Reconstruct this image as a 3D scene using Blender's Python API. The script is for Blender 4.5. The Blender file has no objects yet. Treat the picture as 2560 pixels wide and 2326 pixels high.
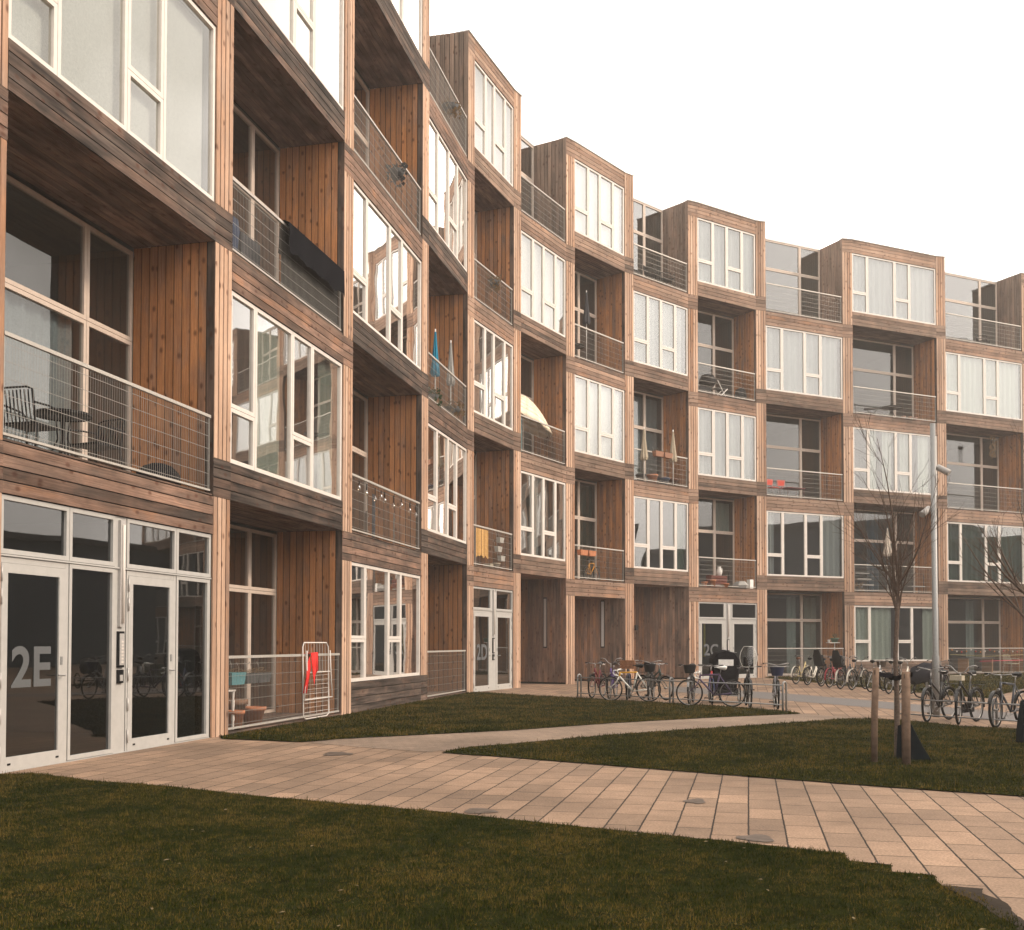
import bpy, math, random
import numpy as np
from mathutils import Vector, Matrix
R = math.radians
rnd = random.Random(7)
sc = bpy.context.scene
col = sc.collection

# ------------------------------------------------------------------ camera, sky, sun, exposure
cam_d = bpy.data.cameras.new('camera'); cam = bpy.data.objects.new('camera', cam_d); col.objects.link(cam)
cam_d.sensor_width = 36.0; cam_d.lens = 37.485; cam_d.shift_y = 0.1460; cam_d.clip_end = 3000; cam_d.clip_start = 0.05
cam.location = (0, 0, 1.48); cam.rotation_euler = (R(90) + 0.026165, -0.00144, 0)
sc.camera = cam

world = bpy.data.worlds.new('World'); sc.world = world; world.use_nodes = True
wt = world.node_tree; wt.nodes.clear()
SUN_EL, SUN_AZ = R(34), R(98)          # azimuth clockwise from +Y
sky = wt.nodes.new('ShaderNodeTexSky'); sky.sky_type = 'NISHITA'; sky.sun_disc = False
sky.sun_elevation = SUN_EL; sky.sun_rotation = SUN_AZ; sky.air_density = 1.0; sky.dust_density = 3.0
hsv = wt.nodes.new('ShaderNodeHueSaturation'); hsv.inputs['Saturation'].default_value = 0.2
cl = wt.nodes.new('ShaderNodeTexNoise'); cl.inputs['Scale'].default_value = 2.2; cl.inputs['Detail'].default_value = 4
tcw = wt.nodes.new('ShaderNodeTexCoord')
ramp = wt.nodes.new('ShaderNodeValToRGB')
ramp.color_ramp.elements[0].position = 0.34; ramp.color_ramp.elements[0].color = (7.4, 6.9, 6.2, 1)
ramp.color_ramp.elements[1].position = 0.56; ramp.color_ramp.elements[1].color = (22, 20.8, 19.5, 1)
mixw = wt.nodes.new('ShaderNodeMixRGB'); mixw.inputs[0].default_value = 0.88
bg = wt.nodes.new('ShaderNodeBackground'); bg.inputs['Strength'].default_value = 0.147
wo = wt.nodes.new('ShaderNodeOutputWorld')
wt.links.new(tcw.outputs['Generated'], cl.inputs['Vector']); wt.links.new(cl.outputs['Fac'], ramp.inputs[0])
wt.links.new(sky.outputs[0], hsv.inputs['Color']); wt.links.new(hsv.outputs[0], mixw.inputs[1])
wt.links.new(ramp.outputs[0], mixw.inputs[2]); wt.links.new(mixw.outputs[0], bg.inputs['Color']); wt.links.new(bg.outputs[0], wo.inputs[0])

sd = bpy.data.lights.new('sun', 'SUN'); sd.energy = 3.0; sd.angle = R(8); sd.color = (1.0, 0.80, 0.62)
sun = bpy.data.objects.new('sun', sd); col.objects.link(sun)
sdir = Vector((math.sin(SUN_AZ)*math.cos(SUN_EL), math.cos(SUN_AZ)*math.cos(SUN_EL), math.sin(SUN_EL)))
sun.rotation_euler = sdir.to_track_quat('Z', 'Y').to_euler(); sun.location = (30, -5, 40)
vs = sc.view_settings
sc.display_settings.display_device = 'sRGB'
vs.view_transform = 'Standard'; vs.look = 'None'; vs.gamma = 1; vs.use_curve_mapping = False; vs.exposure = 0.0
sc.cycles.max_bounces = 8; sc.cycles.transparent_max_bounces = 24; sc.cycles.glossy_bounces = 3
sc.cycles.volume_bounces = 0; sc.cycles.sample_clamp_indirect = 6

# ------------------------------------------------------------------ helpers
def tag(o, label=None, cat=None, group=None, kind=None):
    if label: o['label'] = label
    if cat: o['category'] = cat
    if group: o['group'] = group
    if kind: o['kind'] = kind
    return o
def empty(name, loc, rz=0, label=None, cat=None, group=None, kind=None):
    o = bpy.data.objects.new(name, None); col.objects.link(o); o.empty_display_size = .2
    o.location = loc; o.rotation_euler = (0, 0, rz)
    return tag(o, label, cat, group, kind)
def copy_tree(o, parent=None):
    c = o.copy(); col.objects.link(c)
    if parent: c.parent = parent
    for ch in [x for x in o.children]:
        copy_tree(ch, c)
    return c

class MB:
    """collects boxes / tubes / polygons as ONE mesh"""
    def __init__(s): s.v = []; s.f = []; s.uv = []; s.tone = []; s.wea = []; s.mi = []; s.sm = []
    def face(s, pts, uv=None, tone=.5, wea=.0, mi=0, smooth=False):
        b = len(s.v); s.v += [tuple(p) for p in pts]; s.f.append(tuple(range(b, b+len(pts))))
        s.uv += uv if uv else [(0, 0)]*len(pts); s.tone.append(tone); s.wea.append(wea); s.mi.append(mi); s.sm.append(smooth)
    def obox(s, o, a, b, c, tone=.5, wea=.0, mi=0, uo=None):
        """box from corner o with edge vectors a (length), b (width), c (thickness, outward is -c)"""
        o, a, b, c = Vector(o), Vector(a), Vector(b), Vector(c)
        la, lb, lc = a.length, b.length, c.length
        u0, v0 = uo if uo else (rnd.uniform(0, 40), rnd.uniform(0, 40))
        P = [o, o+a, o+a+b, o+b, o+c, o+a+c, o+a+b+c, o+b+c]
        base = len(s.v); s.v += [tuple(p) for p in P]
        flip = a.cross(b).dot(c) < 0
        for idx, uv in (((0, 3, 2, 1), [(0, 0), (0, lb), (la, lb), (la, 0)]), ((4, 5, 6, 7), [(0, 0), (la, 0), (la, lb), (0, lb)]),
                        ((0, 1, 5, 4), [(0, 0), (la, 0), (la, lc), (0, lc)]), ((3, 7, 6, 2), [(0, 0), (0, lc), (la, lc), (la, 0)]),
                        ((0, 4, 7, 3), [(0, 0), (lc, 0), (lc, lb), (0, lb)]), ((1, 2, 6, 5), [(0, 0), (0, lb), (lc, lb), (lc, 0)])):
            if flip: idx = idx[::-1]; uv = uv[::-1]
            s.f.append(tuple(base+i for i in idx)); s.uv += [(u0+p, v0+q) for p, q in uv]
            s.tone.append(tone); s.wea.append(wea); s.mi.append(mi); s.sm.append(False)
        return s
    def quad(s, fr, t0, t1, z0, z1, d):
        s.face([fr.P(t0, d, z0), fr.P(t1, d, z0), fr.P(t1, d, z1), fr.P(t0, d, z1)], uv=[(t0, z0), (t1, z0), (t1, z1), (t0, z1)])
    def box(s, x0, x1, y0, y1, z0, z1, **k):
        return s.obox((x0, y0, z0), (x1-x0, 0, 0), (0, y1-y0, 0), (0, 0, z1-z0), **k)
    def tube(s, pts, r, n=6, mi=0, tone=.5, wea=.0, cap=True, closed=False):
        pts = [Vector(p) for p in pts]; m = len(pts)
        rs = r if isinstance(r, (list, tuple)) else [r]*m
        base = len(s.v); prev = None
        for i, p in enumerate(pts):
            if closed: d = pts[(i+1) % m]-pts[i-1]
            else: d = pts[min(i+1, m-1)]-pts[max(i-1, 0)]
            if d.length < 1e-9: d = Vector((0, 0, 1))
            d.normalize()
            if prev is None:
                prev = d.orthogonal().normalized()
            x = prev-d*prev.dot(d)
            if x.length < 1e-6: x = d.orthogonal()
            x.normalize(); prev = x; y = d.cross(x)
            for j in range(n):
                a = 2*math.pi*j/n
                s.v.append(tuple(p+(x*math.cos(a)+y*math.sin(a))*rs[i]))
        L = 0
        for i in range(m if closed else m-1):
            k = (i+1) % m; l2 = L+(pts[k]-pts[i]).length
            for j in range(n):
                q = (j+1) % n
                s.f.append((base+i*n+j, base+i*n+q, base+k*n+q, base+k*n+j))
                s.uv += [(L, j/n), (L, (j+1)/n), (l2, (j+1)/n), (l2, j/n)]
                s.tone.append(tone); s.wea.append(wea); s.mi.append(mi); s.sm.append(n > 4)
            L = l2
        if cap and not closed:
            for i, rev in ((0, True), (m-1, False)):
                idx = [base+i*n+j for j in range(n)]
                if rev: idx = idx[::-1]
                s.f.append(tuple(idx)); s.uv += [(0, 0)]*n; s.tone.append(tone); s.wea.append(wea); s.mi.append(mi); s.sm.append(False)
        return s
    def lathe(s, prof, c=(0, 0, 0), n=16, mi=0, tone=.5, star=0, closed_top=False):
        base = len(s.v); c = Vector(c)
        for r, z in prof:
            for j in range(n):
                a = 2*math.pi*j/n; rr = r*(1+(star if j % 2 else -star))
                s.v.append((c.x+rr*math.cos(a), c.y+rr*math.sin(a), c.z+z))
        for i in range(len(prof)-1):
            for j in range(n):
                q = (j+1) % n
                s.f.append((base+i*n+j, base+i*n+q, base+(i+1)*n+q, base+(i+1)*n+j))
                s.uv += [(j/n, i), ((j+1)/n, i), ((j+1)/n, i+1), (j/n, i+1)]
                s.tone.append(tone); s.wea.append(0); s.mi.append(mi); s.sm.append(star == 0)
        return s
    def xform(s, M, start=0):
        for i in range(start, len(s.v)): s.v[i] = tuple(M @ Vector(s.v[i]))
        return s
    def build(s, name, mats, parent=None):
        me = bpy.data.meshes.new(name); me.from_pydata(s.v, [], s.f)
        mats = mats if isinstance(mats, (list, tuple)) else [mats]
        for m in mats: me.materials.append(m)
        ul = me.uv_layers.new(name='UVMap'); ul.data.foreach_set('uv', [c for p in s.uv for c in p])
        for nm, dat in (('tone', s.tone), ('wea', s.wea)):
            at = me.attributes.new(nm, 'FLOAT', 'FACE'); at.data.foreach_set('value', dat)
        me.polygons.foreach_set('material_index', s.mi); me.polygons.foreach_set('use_smooth', s.sm)
        me.update()
        o = bpy.data.objects.new(name, me); col.objects.link(o)
        if parent: o.parent = parent
        return o

# ------------------------------------------------------------------ materials
def newmat(name):
    m = bpy.data.materials.new(name); m.use_nodes = True; nt = m.node_tree
    return m, nt, nt.nodes['Principled BSDF']
def N(nt, t, **k):
    n = nt.nodes.new(t)
    for a, b in k.items():
        if a.startswith('i_'): n.inputs[int(a[2:])].default_value = b
        else: setattr(n, a, b)
    return n
def simple(name, c, rough=.5, metal=0., var=.12, scale=30, spec=.16, bump=.0):
    m, nt, b = newmat(name)
    tc = N(nt, 'ShaderNodeTexCoord'); no = N(nt, 'ShaderNodeTexNoise'); no.inputs['Scale'].default_value = scale; no.inputs['Detail'].default_value = 5
    nt.links.new(tc.outputs['Object'], no.inputs['Vector'])
    mp = N(nt, 'ShaderNodeMapRange'); mp.inputs['From Min'].default_value = .3; mp.inputs['From Max'].default_value = .7
    mp.inputs['To Min'].default_value = 1-var; mp.inputs['To Max'].default_value = 1+var
    nt.links.new(no.outputs['Fac'], mp.inputs['Value'])
    mx = N(nt, 'ShaderNodeMixRGB', blend_type='MULTIPLY'); mx.inputs[0].default_value = 1; mx.inputs[1].default_value = (*c, 1)
    nt.links.new(mp.outputs[0], mx.inputs[2]); nt.links.new(mx.outputs[0], b.inputs['Base Color'])
    b.inputs['Roughness'].default_value = rough; b.inputs['Metallic'].default_value = metal; b.inputs['Specular IOR Level'].default_value = spec
    if bump:
        bp = N(nt, 'ShaderNodeBump'); bp.inputs['Strength'].default_value = bump; bp.inputs['Distance'].default_value = .01
        nt.links.new(no.outputs['Fac'], bp.inputs['Height']); nt.links.new(bp.outputs[0], b.inputs['Normal'])
    return m

def wood_material(name, fresh_d, fresh_l, old_d, old_l, pale=(.50, .30, .19)):
    m, nt, b = newmat(name); L = nt.links.new
    uv = N(nt, 'ShaderNodeUVMap', uv_map='UVMap')
    tone = N(nt, 'ShaderNodeAttribute', attribute_name='tone'); wea = N(nt, 'ShaderNodeAttribute', attribute_name='wea')
    def noise(su, sv, det=4, rough=.55, dist=0):
        mp = N(nt, 'ShaderNodeMapping'); mp.inputs['Scale'].default_value = (su, sv, 1); L(uv.outputs[0], mp.inputs[0])
        n = N(nt, 'ShaderNodeTexNoise', noise_dimensions='2D'); n.inputs['Scale'].default_value = 1; n.inputs['Detail'].default_value = det
        n.inputs['Roughness'].default_value = rough; n.inputs['Distortion'].default_value = dist; L(mp.outputs[0], n.inputs['Vector']); return n.outputs['Fac']
    def rng(x, a, b_, c, d):
        r = N(nt, 'ShaderNodeMapRange'); r.inputs[1].default_value = a; r.inputs[2].default_value = b_; r.inputs[3].default_value = c; r.inputs[4].default_value = d
        L(x, r.inputs[0]); return r.outputs[0]
    def math_(op, x, y):
        r = N(nt, 'ShaderNodeMath', operation=op)
        for i, q in enumerate((x, y)):
            if isinstance(q, (int, float)): r.inputs[i].default_value = q
            else: L(q, r.inputs[i])
        return r.outputs[0]
    def mix(f, c1, c2, bt='MIX'):
        r = N(nt, 'ShaderNodeMixRGB', blend_type=bt)
        for i, q in enumerate((f, c1, c2)):
            if isinstance(q, (int, float)): r.inputs[i].default_value = q
            elif isinstance(q, tuple): r.inputs[i].default_value = (*q, 1)
            else: L(q, r.inputs[i])
        return r.outputs[0]
    grain = noise(1.3, 55, 5, .6, .3); streak = noise(.7, 14, 4); patch = noise(1.1, 3.0, 3, .5, .4); fine = noise(9, 160, 3)
    g = rng(grain, .3, .7, 0, 1)
    fresh = mix(g, fresh_d, fresh_l)
    old = mix(rng(streak, .3, .72, 0, 1), old_d, old_l)
    amt = math_('ADD', wea.outputs['Fac'], rng(patch, .3, .7, -.2, .2))
    amt = rng(amt, .0, 1., 0, 1)
    mid = mix(g, (.15, .088, .062), (.31, .195, .142))
    c = mix(rng(amt, 0, .5, 0, 1), fresh, mid); c = mix(rng(amt, .5, 1, 0, 1), c, old)
    # weathered-to-pale boards, and far bands with haze mixed into the colour: tone > 1
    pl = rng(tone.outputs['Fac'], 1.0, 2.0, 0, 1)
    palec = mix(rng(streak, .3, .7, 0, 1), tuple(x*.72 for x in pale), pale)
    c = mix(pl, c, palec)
    # knots
    mp = N(nt, 'ShaderNodeMapping'); mp.inputs['Scale'].default_value = (4.6, 7.5, 1); L(uv.outputs[0], mp.inputs[0])
    vo = N(nt, 'ShaderNodeTexVoronoi', voronoi_dimensions='2D'); vo.inputs['Scale'].default_value = 1; L(mp.outputs[0], vo.inputs['Vector'])
    sepc = N(nt, 'ShaderNodeSeparateColor'); L(vo.outputs['Color'], sepc.inputs[0])
    kn = math_('MULTIPLY', rng(vo.outputs['Distance'], .10, .30, .8, 0.0), rng(sepc.outputs[0], .80, .82, 0, .85))
    c = mix(kn, c, (.07, .022, .010))
    tn = N(nt, 'ShaderNodeMath', operation='FRACT'); L(tone.outputs['Fac'], tn.inputs[0])
    c = mix(1.0, c, rng(tn.outputs[0], 0, 1, .70, 1.20), 'MULTIPLY')
    c = mix(1.0, c, rng(fine, .3, .7, .86, 1.1), 'MULTIPLY')
    oc = N(nt, 'ShaderNodeTexCoord')
    for scl, lo, hi in (((.45, .45, .3), .80, 1.16), ((2.6, 2.6, .35), .86, 1.10)):
        om = N(nt, 'ShaderNodeMapping'); om.inputs['Scale'].default_value = scl; L(oc.outputs['Object'], om.inputs[0])
        on = N(nt, 'ShaderNodeTexNoise'); on.inputs['Scale'].default_value = 1; on.inputs['Detail'].default_value = 4; L(om.outputs[0], on.inputs['Vector'])
        c = mix(1.0, c, rng(on.outputs['Fac'], .32, .68, lo, hi), 'MULTIPLY')
    L(c, b.inputs['Base Color']); b.inputs['Roughness'].default_value = .82; b.inputs['Specular IOR Level'].default_value = .15
    bp = N(nt, 'ShaderNodeBump'); bp.inputs['Strength'].default_value = .35; bp.inputs['Distance'].default_value = .004
    L(grain, bp.inputs['Height']); L(bp.outputs[0], b.inputs['Normal'])
    return m
M = {}
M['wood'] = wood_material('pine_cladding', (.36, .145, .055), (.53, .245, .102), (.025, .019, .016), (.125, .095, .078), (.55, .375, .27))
M['soffitwood'] = wood_material('shaded_soffit_boards', (.036, .016, .008), (.072, .034, .016), (.02, .013, .01), (.04, .025, .016))  # darker copy of the pine: underside shade put into the colour
M['backing'] = simple('dark_backing', (.006, .005, .004), .95, spec=.1)
M['white'] = simple('white_painted_frame', (.62, .57, .52), .45, var=.05, scale=8)
M['alu'] = simple('anodised_aluminium', (.46, .44, .42), .42, .35, var=.06)
M['tanframe'] = simple('tan_painted_frame', (.53, .44, .37), .5, var=.06, scale=8)
M['aludark'] = simple('seam_rubber', (.05, .05, .05), .8)
M['door'] = simple('light_grey_door', (.40, .39, .37), .45, 0, var=.05, scale=10)
M['galv'] = simple('galvanised_steel', (.25, .25, .245), .5, .45, var=.2, scale=60)
M['rail'] = simple('weathered_rail', (.42, .39, .35), .55, .3, var=.15, scale=40)
M['wire'] = simple('mesh_wire', (.34, .32, .29), .5, .5)
M['room'] = simple('room_plaster', (.26, .25, .23), .9, var=.03)
M['roomfloor'] = simple('room_floor', (.2, .13, .08), .6)
M['black'] = simple('black_plastic', (.006, .006, .007), .5)
M['blackfab'] = simple('black_fabric', (.005, .005, .007), .95, bump=.3, spec=.03)
M['tyre'] = simple('tyre_rubber', (.006, .006, .006), .9, spec=.05)
M['chrome'] = simple('bike_chrome', (.27, .26, .25), .35, .7, var=.05)
M['curtain'] = simple('curtain_cloth', (.42, .44, .38), .9, var=.08)
M['roof'] = simple('roof_felt', (.12, .12, .12), .9)
M['concrete'] = simple('concrete', (.30, .28, .25), .9, var=.15, scale=12, bump=.3)
def glass_mat(name, tint=(.66, .71, .71), gain=4.3, base=.0, bump=.02):
    m = bpy.data.materials.new(name); m.use_nodes = True; nt = m.node_tree; nt.nodes.clear(); L = nt.links.new
    out = N(nt, 'ShaderNodeOutputMaterial'); tr = N(nt, 'ShaderNodeBsdfTransparent'); tr.inputs[0].default_value = (*tint, 1)
    gl = N(nt, 'ShaderNodeBsdfGlossy'); gl.inputs['Roughness'].default_value = .015; gl.inputs[0].default_value = (.96, .94, .92, 1)
    lw = N(nt, 'ShaderNodeLayerWeight'); pw = N(nt, 'ShaderNodeMath', operation='POWER'); pw.inputs[1].default_value = 4.6; L(lw.outputs['Facing'], pw.inputs[0])
    fr = N(nt, 'ShaderNodeMath', operation='MULTIPLY_ADD'); fr.inputs[1].default_value = .96; fr.inputs[2].default_value = .04; L(pw.outputs[0], fr.inputs[0])
    mu = N(nt, 'ShaderNodeMath', operation='MULTIPLY_ADD', use_clamp=True); mu.inputs[1].default_value = gain; mu.inputs[2].default_value = base
    mx = N(nt, 'ShaderNodeMixShader'); L(fr.outputs[0], mu.inputs[0]); L(mu.outputs[0], mx.inputs[0]); L(tr.outputs[0], mx.inputs[1]); L(gl.outputs[0], mx.inputs[2])
    tc = N(nt, 'ShaderNodeTexCoord'); no = N(nt, 'ShaderNodeTexNoise'); no.inputs['Scale'].default_value = 1.1; no.inputs['Detail'].default_value = 1
    bp = N(nt, 'ShaderNodeBump'); bp.inputs['Strength'].default_value = bump*5; bp.inputs['Distance'].default_value = .015
    L(tc.outputs['Object'], no.inputs['Vector']); L(no.outputs['Fac'], bp.inputs['Height']); L(bp.outputs[0], gl.inputs['Normal'])
    L(mx.outputs[0], out.inputs[0]); return m
M['glass'] = glass_mat('window_glass')
M['glass2'] = glass_mat('balcony_glass', (.50, .56, .58), 2.6)
M['doorglass'] = glass_mat('door_glass', (.20, .26, .29), 2.3, .0)

# ------------------------------------------------------------------ facade geometry (metres; surveyed plan of the curved front)
PL = {'0R': (-5.729, 11.949), '1L': (-4.647, 16.521), '1R': (-4.507, 17.005), '2L': (-3.447, 21.606), '2R': (-3.32, 22.066), '3L': (-2.29, 26.848),
 '3R': (-2.161, 27.336), '4L': (-1.316, 31.158), '4R': (-1.139, 31.619), '5L': (0.043, 34.534), '5R': (0.287, 34.957), '6L': (1.919, 37.816),
 '6R': (2.252, 38.168), '7L': (4.322, 40.695), '7R': (4.699, 40.994), '8L': (7.185, 43.265), '8R': (7.622, 43.486), '9L': (10.436, 45.358),
 '9R': (10.903, 45.517), '10L': (14.788, 47.398), '10R': (15.267, 47.488), '11L': (19.843, 49.548), '11R': (20.321, 49.657), '12L': (24.937, 51.803)}
d0 = Vector((.2305, .9731)); p = Vector(PL['0R'])-d0*.48; PL['0L'] = tuple(p)
p = p-d0*4.7; PL['-1R'] = tuple(p); PL['-1L'] = tuple(p-d0*.48)
d1 = Vector((.9075, .42)); p = Vector(PL['12L'])
for k in range(12, 15):
    q = p+d1*.49; PL[f'{k}R'] = tuple(q); p = q+d1*5.0; PL[f'{k+1}L'] = tuple(p)
PL['15R'] = tuple(p+d1*.49)
BAYS = list(range(-1, 15))
LV = [0.0, 3.746, 7.746, 11.746, 15.746, 19.609]
PASS = (5, 6, 7)          # ground floor passages
DOORS = (0, 4, 8)
class Fr:
    """a straight piece of the front: origin a, t along, d inward, z up"""
    def __init__(s, a, b):
        s.a = Vector(a); s.b = Vector(b); s.W = (s.b-s.a).length; s.u = (s.b-s.a)/s.W; s.n = Vector((-s.u.y, s.u.x))
        s.ang = math.atan2(s.u.y, s.u.x)
    def P(s, t, d, z): q = s.a+s.u*t+s.n*d; return Vector((q.x, q.y, z))
    def U(s, l=1): return Vector((s.u.x*l, s.u.y*l, 0))
    def D(s, l=1): return Vector((s.n.x*l, s.n.y*l, 0))
bay = {k: Fr(PL[f'{k}R'], PL[f'{k+1}L']) for k in BAYS}
pil = {k: Fr(PL[f'{k}L'], PL[f'{k}R']) for k in range(-1, 16)}
Z3 = Vector((0, 0, 1))

def tone_(): return rnd.uniform(0, .99)
def hboards(mb, fr, t0, t1, z0, z1, n, wea=.75, th=.024, gap=.016, pale=None):
    h = (z1-z0)/n; x = t0
    for i in range(n):
        w = min(1, max(0, wea+rnd.uniform(-.15, .15)+(.1 if i == n-1 else 0)))
        mb.obox(fr.P(t0, 0, z0+i*h+gap/2), fr.U(t1-t0), Z3*(h-gap), fr.D(th), tone=(1+rnd.uniform(*pale)) if pale else tone_(), wea=w)
    mb.obox(fr.P(t0, th+.002, z0+.03), fr.U(t1-t0), Z3*(z1-z0-.03), fr.D(.26), mi=1)
def vboards_front(mb, fr, t0, t1, z0, z1, n, pale=True, wea=.3, th=.03, gap=.027):
    w = (t1-t0)/n
    for i in range(n):
        tn = (1.0+rnd.uniform(.55, .97)) if pale else tone_()
        if pale and rnd.random() < .15: tn = 1+rnd.uniform(.25, .6)
        mb.obox(fr.P(t0+i*w+gap/2, 0, z0), Z3*(z1-z0), fr.U(w-gap), fr.D(th), tone=tn, wea=wea+rnd.uniform(-.1, .2))
    mb.obox(fr.P(t0, th+.002, z0), fr.U(t1-t0), Z3*(z1-z0), fr.D(.26), mi=1)
def side_boards(fr, t, sgn, depth, z0, z1, wea, d0=.0):
    """boards lining the side of a recess; sgn=+1: wall at right end, boards thicken to +t"""
    mb = MB(); n = max(3, round((depth-d0)/.142)); w = (depth-d0)/n
    for i in range(n):
        we = wea+rnd.uniform(-.14, .14)
        if i == 0: we = max(we, .85)
        mb.obox(fr.P(t, d0+i*w+.009, z0), Z3*(z1-z0), fr.D(w-.020), fr.U(.02*sgn), tone=tone_() if wea < .9 else 1+rnd.uniform(.18, .42), wea=min(1, max(0, we)))
    mb.obox(fr.P(t+.021*sgn, d0+.03, z0), fr.D(depth-d0-.03), Z3*(z1-z0), fr.U(.02*sgn), mi=1)
    return mb

apt = empty('apartment_building', (0, 30, 0), 0, 'curved wooden apartment block of stacked timber boxes with big windows and recessed balconies', 'building')
apt.location = (0, 0, 0)
WB = [M['wood'], M['backing']]

def glazing(fr, rects, d, fw=.066, depth=.07, mat='white', gmat='glass', name='window', parent=None, seam=.004):
    """rects: (t0,t1,z0,z1) outer frame outlines; every one gets its own sash and the panes form one sub-part"""
    mb = MB(); g = MB()
    for (a, b, z0, z1) in rects:
        a += seam; b -= seam; z0 += seam; z1 -= seam
        mb.obox(fr.P(a, d, z0), fr.U(fw), Z3*(z1-z0), fr.D(depth))
        mb.obox(fr.P(b-fw, d, z0), fr.U(fw), Z3*(z1-z0), fr.D(depth))
        mb.obox(fr.P(a+fw, d, z0), fr.U(b-a-2*fw), Z3*fw, fr.D(depth))
        mb.obox(fr.P(a+fw, d, z1-fw), fr.U(b-a-2*fw), Z3*fw, fr.D(depth))
        # dark glazing gasket
        q = .008
        g.quad(fr, a+fw-.002, b-fw+.002, z0+fw-.002, z1-fw+.002, d+depth*.55)
    A = min(r[0] for r in rects); B = max(r[1] for r in rects); zA = min(r[2] for r in rects); zB = max(r[3] for r in rects)
    w = mb.build(name, M[mat], parent)
    p_ = g.build('pane', M[gmat], w)
    return w
def room(fr, d, z0, z1, parent, depth=5.0):
    mb = MB(); W = fr.W; a, b, c = fr.P(0.01, d, z0), None, None
    P = lambda t, dd, z: fr.P(t, d+dd, z)
    q = [P(-.02, 0, z0), P(W+.02, 0, z0), P(W+.02, depth, z0), P(-.02, depth, z0)]; r = [P(-.02, 0, z1), P(W+.02, 0, z1), P(W+.02, depth, z1), P(-.02, depth, z1)]
    mb.face([q[0], q[1], q[2], q[3]], mi=1); mb.face([r[3], r[2], r[1], r[0]])
    mb.face([q[1], r[1], r[2], q[2]]); mb.face([q[2], r[2], r[3], q[3]]); mb.face([q[3], r[3], r[0], q[0]])
    return mb.build('room_interior', [M['room'], M['roomfloor']], parent)

def box_window_rects(W, z0, z1):
    c = .885; a = (W-2*c)/2
    x = [.0, c, c+a, 2*c+a, W]; zs = z0+.9
    return [(x[0], x[1], z0, zs), (x[0], x[1], zs, z1), (x[1], x[2], z0, z1), (x[2], x[3], z0, zs), (x[2], x[3], zs, z1), (x[3], x[4], z0, z1)]

def depth_of(k): return 1.44 if (k <= 3 or k >= 9) else 1.32
def weather_row(r): return .68

for k in BAYS:
    f = bay[k]; W = f.W; pl, pr = pil[k], pil[k+1]; dep = depth_of(k)
    for r in range(5):
        z0, z1 = LV[r], LV[r+1]; isbox = (r+k) % 2 == 0; typeA = (r % 2 == 1)
        if isbox:
            mb = MB(); bh = .60; wb = weather_row(r)
            zt = z1-.595; zb = z0+(.61 if r else .65)
            plinth = not (r == 0 and (k in DOORS or k in PASS))
            # top band
            segs = [(f, 0, W)]
            if typeA: segs.append((pr, 0, pr.W))
            else: segs.append((pl, 0, pl.W))
            for s_, a, b in segs: hboards(mb, s_, a, b, zt, z1, 4, wb-(.0 if k < 4 else .08), pale=(.25, .62) if r == 4 else ((.15, .50) if k >= 4 else None))  # far bays' bands paler: distance haze put into the board colour
            if plinth:
                segs = [(f, 0, W), (pl, 0, pl.W) if typeA else (pr, 0, pr.W)]
                for s_, a, b in segs: hboards(mb, s_, a, b, z0, zb, 4, wb+(.34 if k < 4 else .12), pale=((.05, .35) if r < 4 else (.15, .5)) if k >= 4 else None)  # bottom bands of far bays get the same painted haze
            # pillars
            if typeA:
                vboards_front(mb, pl, 0, pl.W, zb, z1, 4); vboards_front(mb, pr, 0, pr.W, z0, zt, 4)
            else:
                vboards_front(mb, pl, 0, pl.W, z0, zt, 4); vboards_front(mb, pr, 0, pr.W, zb if plinth else z0, z1, 4)
            if r == 4:   # metal roof edge
                for s_ in (pl, f, pr): mb.obox(s_.P(-.02, -.03, z1+.002), s_.U(s_.W+.04), s_.D(1.6), Z3*.035, mi=2)
            mb.build('facade_module', WB+[M['alu']], apt)
            if plinth:
                glazing(f, box_window_rects(W, zb, zt), .028, parent=apt)
            if not (r == 0 and k in PASS):
                room(f, .12 if plinth else .2, z0+.3 if r else .02, z1-.35, apt)
            # exposed side walls of the top boxes are the recess walls of the neighbours (below)
        else:
            if r == 0 and k in PASS: continue
            top = z1
            we = (.05 if k < 4 else .16) if r < 4 else .98
            d0_ = 0.0
            mb = side_boards(f, W, +1, dep+(.0 if r < 4 else .02), z0, top, we); mb.build('side_wall', WB, apt)
            mb = side_boards(f, 0, -1, dep, z0, top, we); mb.build('side_wall', WB, apt)
            # balcony floor
            fl = MB(); n = 11; w = (dep-.02)/n
            for i in range(n): fl.obox(f.P(0, .02+i*w, z0+.012), f.U(W), f.D(w-.008), Z3*.024, tone=tone_(), wea=.8)
            fl.build('balcony_deck', WB, apt)
            if r < 4:
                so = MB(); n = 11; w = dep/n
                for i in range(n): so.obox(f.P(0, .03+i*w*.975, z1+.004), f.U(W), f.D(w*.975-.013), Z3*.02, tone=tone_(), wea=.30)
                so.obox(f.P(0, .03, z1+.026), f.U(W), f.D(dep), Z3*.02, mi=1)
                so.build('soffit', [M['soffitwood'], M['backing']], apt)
            zf = z0+.045; ztw = top-.05 if r < 4 else top-.06
            xm = max(1.2, W-1.18); zm = z0+2.5
            rects = [(0, xm, zf, zm), (0, xm, zm, ztw), (xm, W, zf, zm), (xm, W, zm, ztw)]
            glazing(f, rects, dep, fw=.06, mat='tanframe', gmat='glass2' if r < 4 else 'glass', name='balcony_window', parent=apt)
            if r == 4:
                mb = MB(); mb.obox(f.P(-.02, dep-.02, top-.056), f.U(W+.04), f.D(.3), Z3*.06); mb.build('roof_edge', M['alu'], apt)
            room(f, dep+.1, z0+.05, z1-.1, apt, 4.0)

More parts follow.
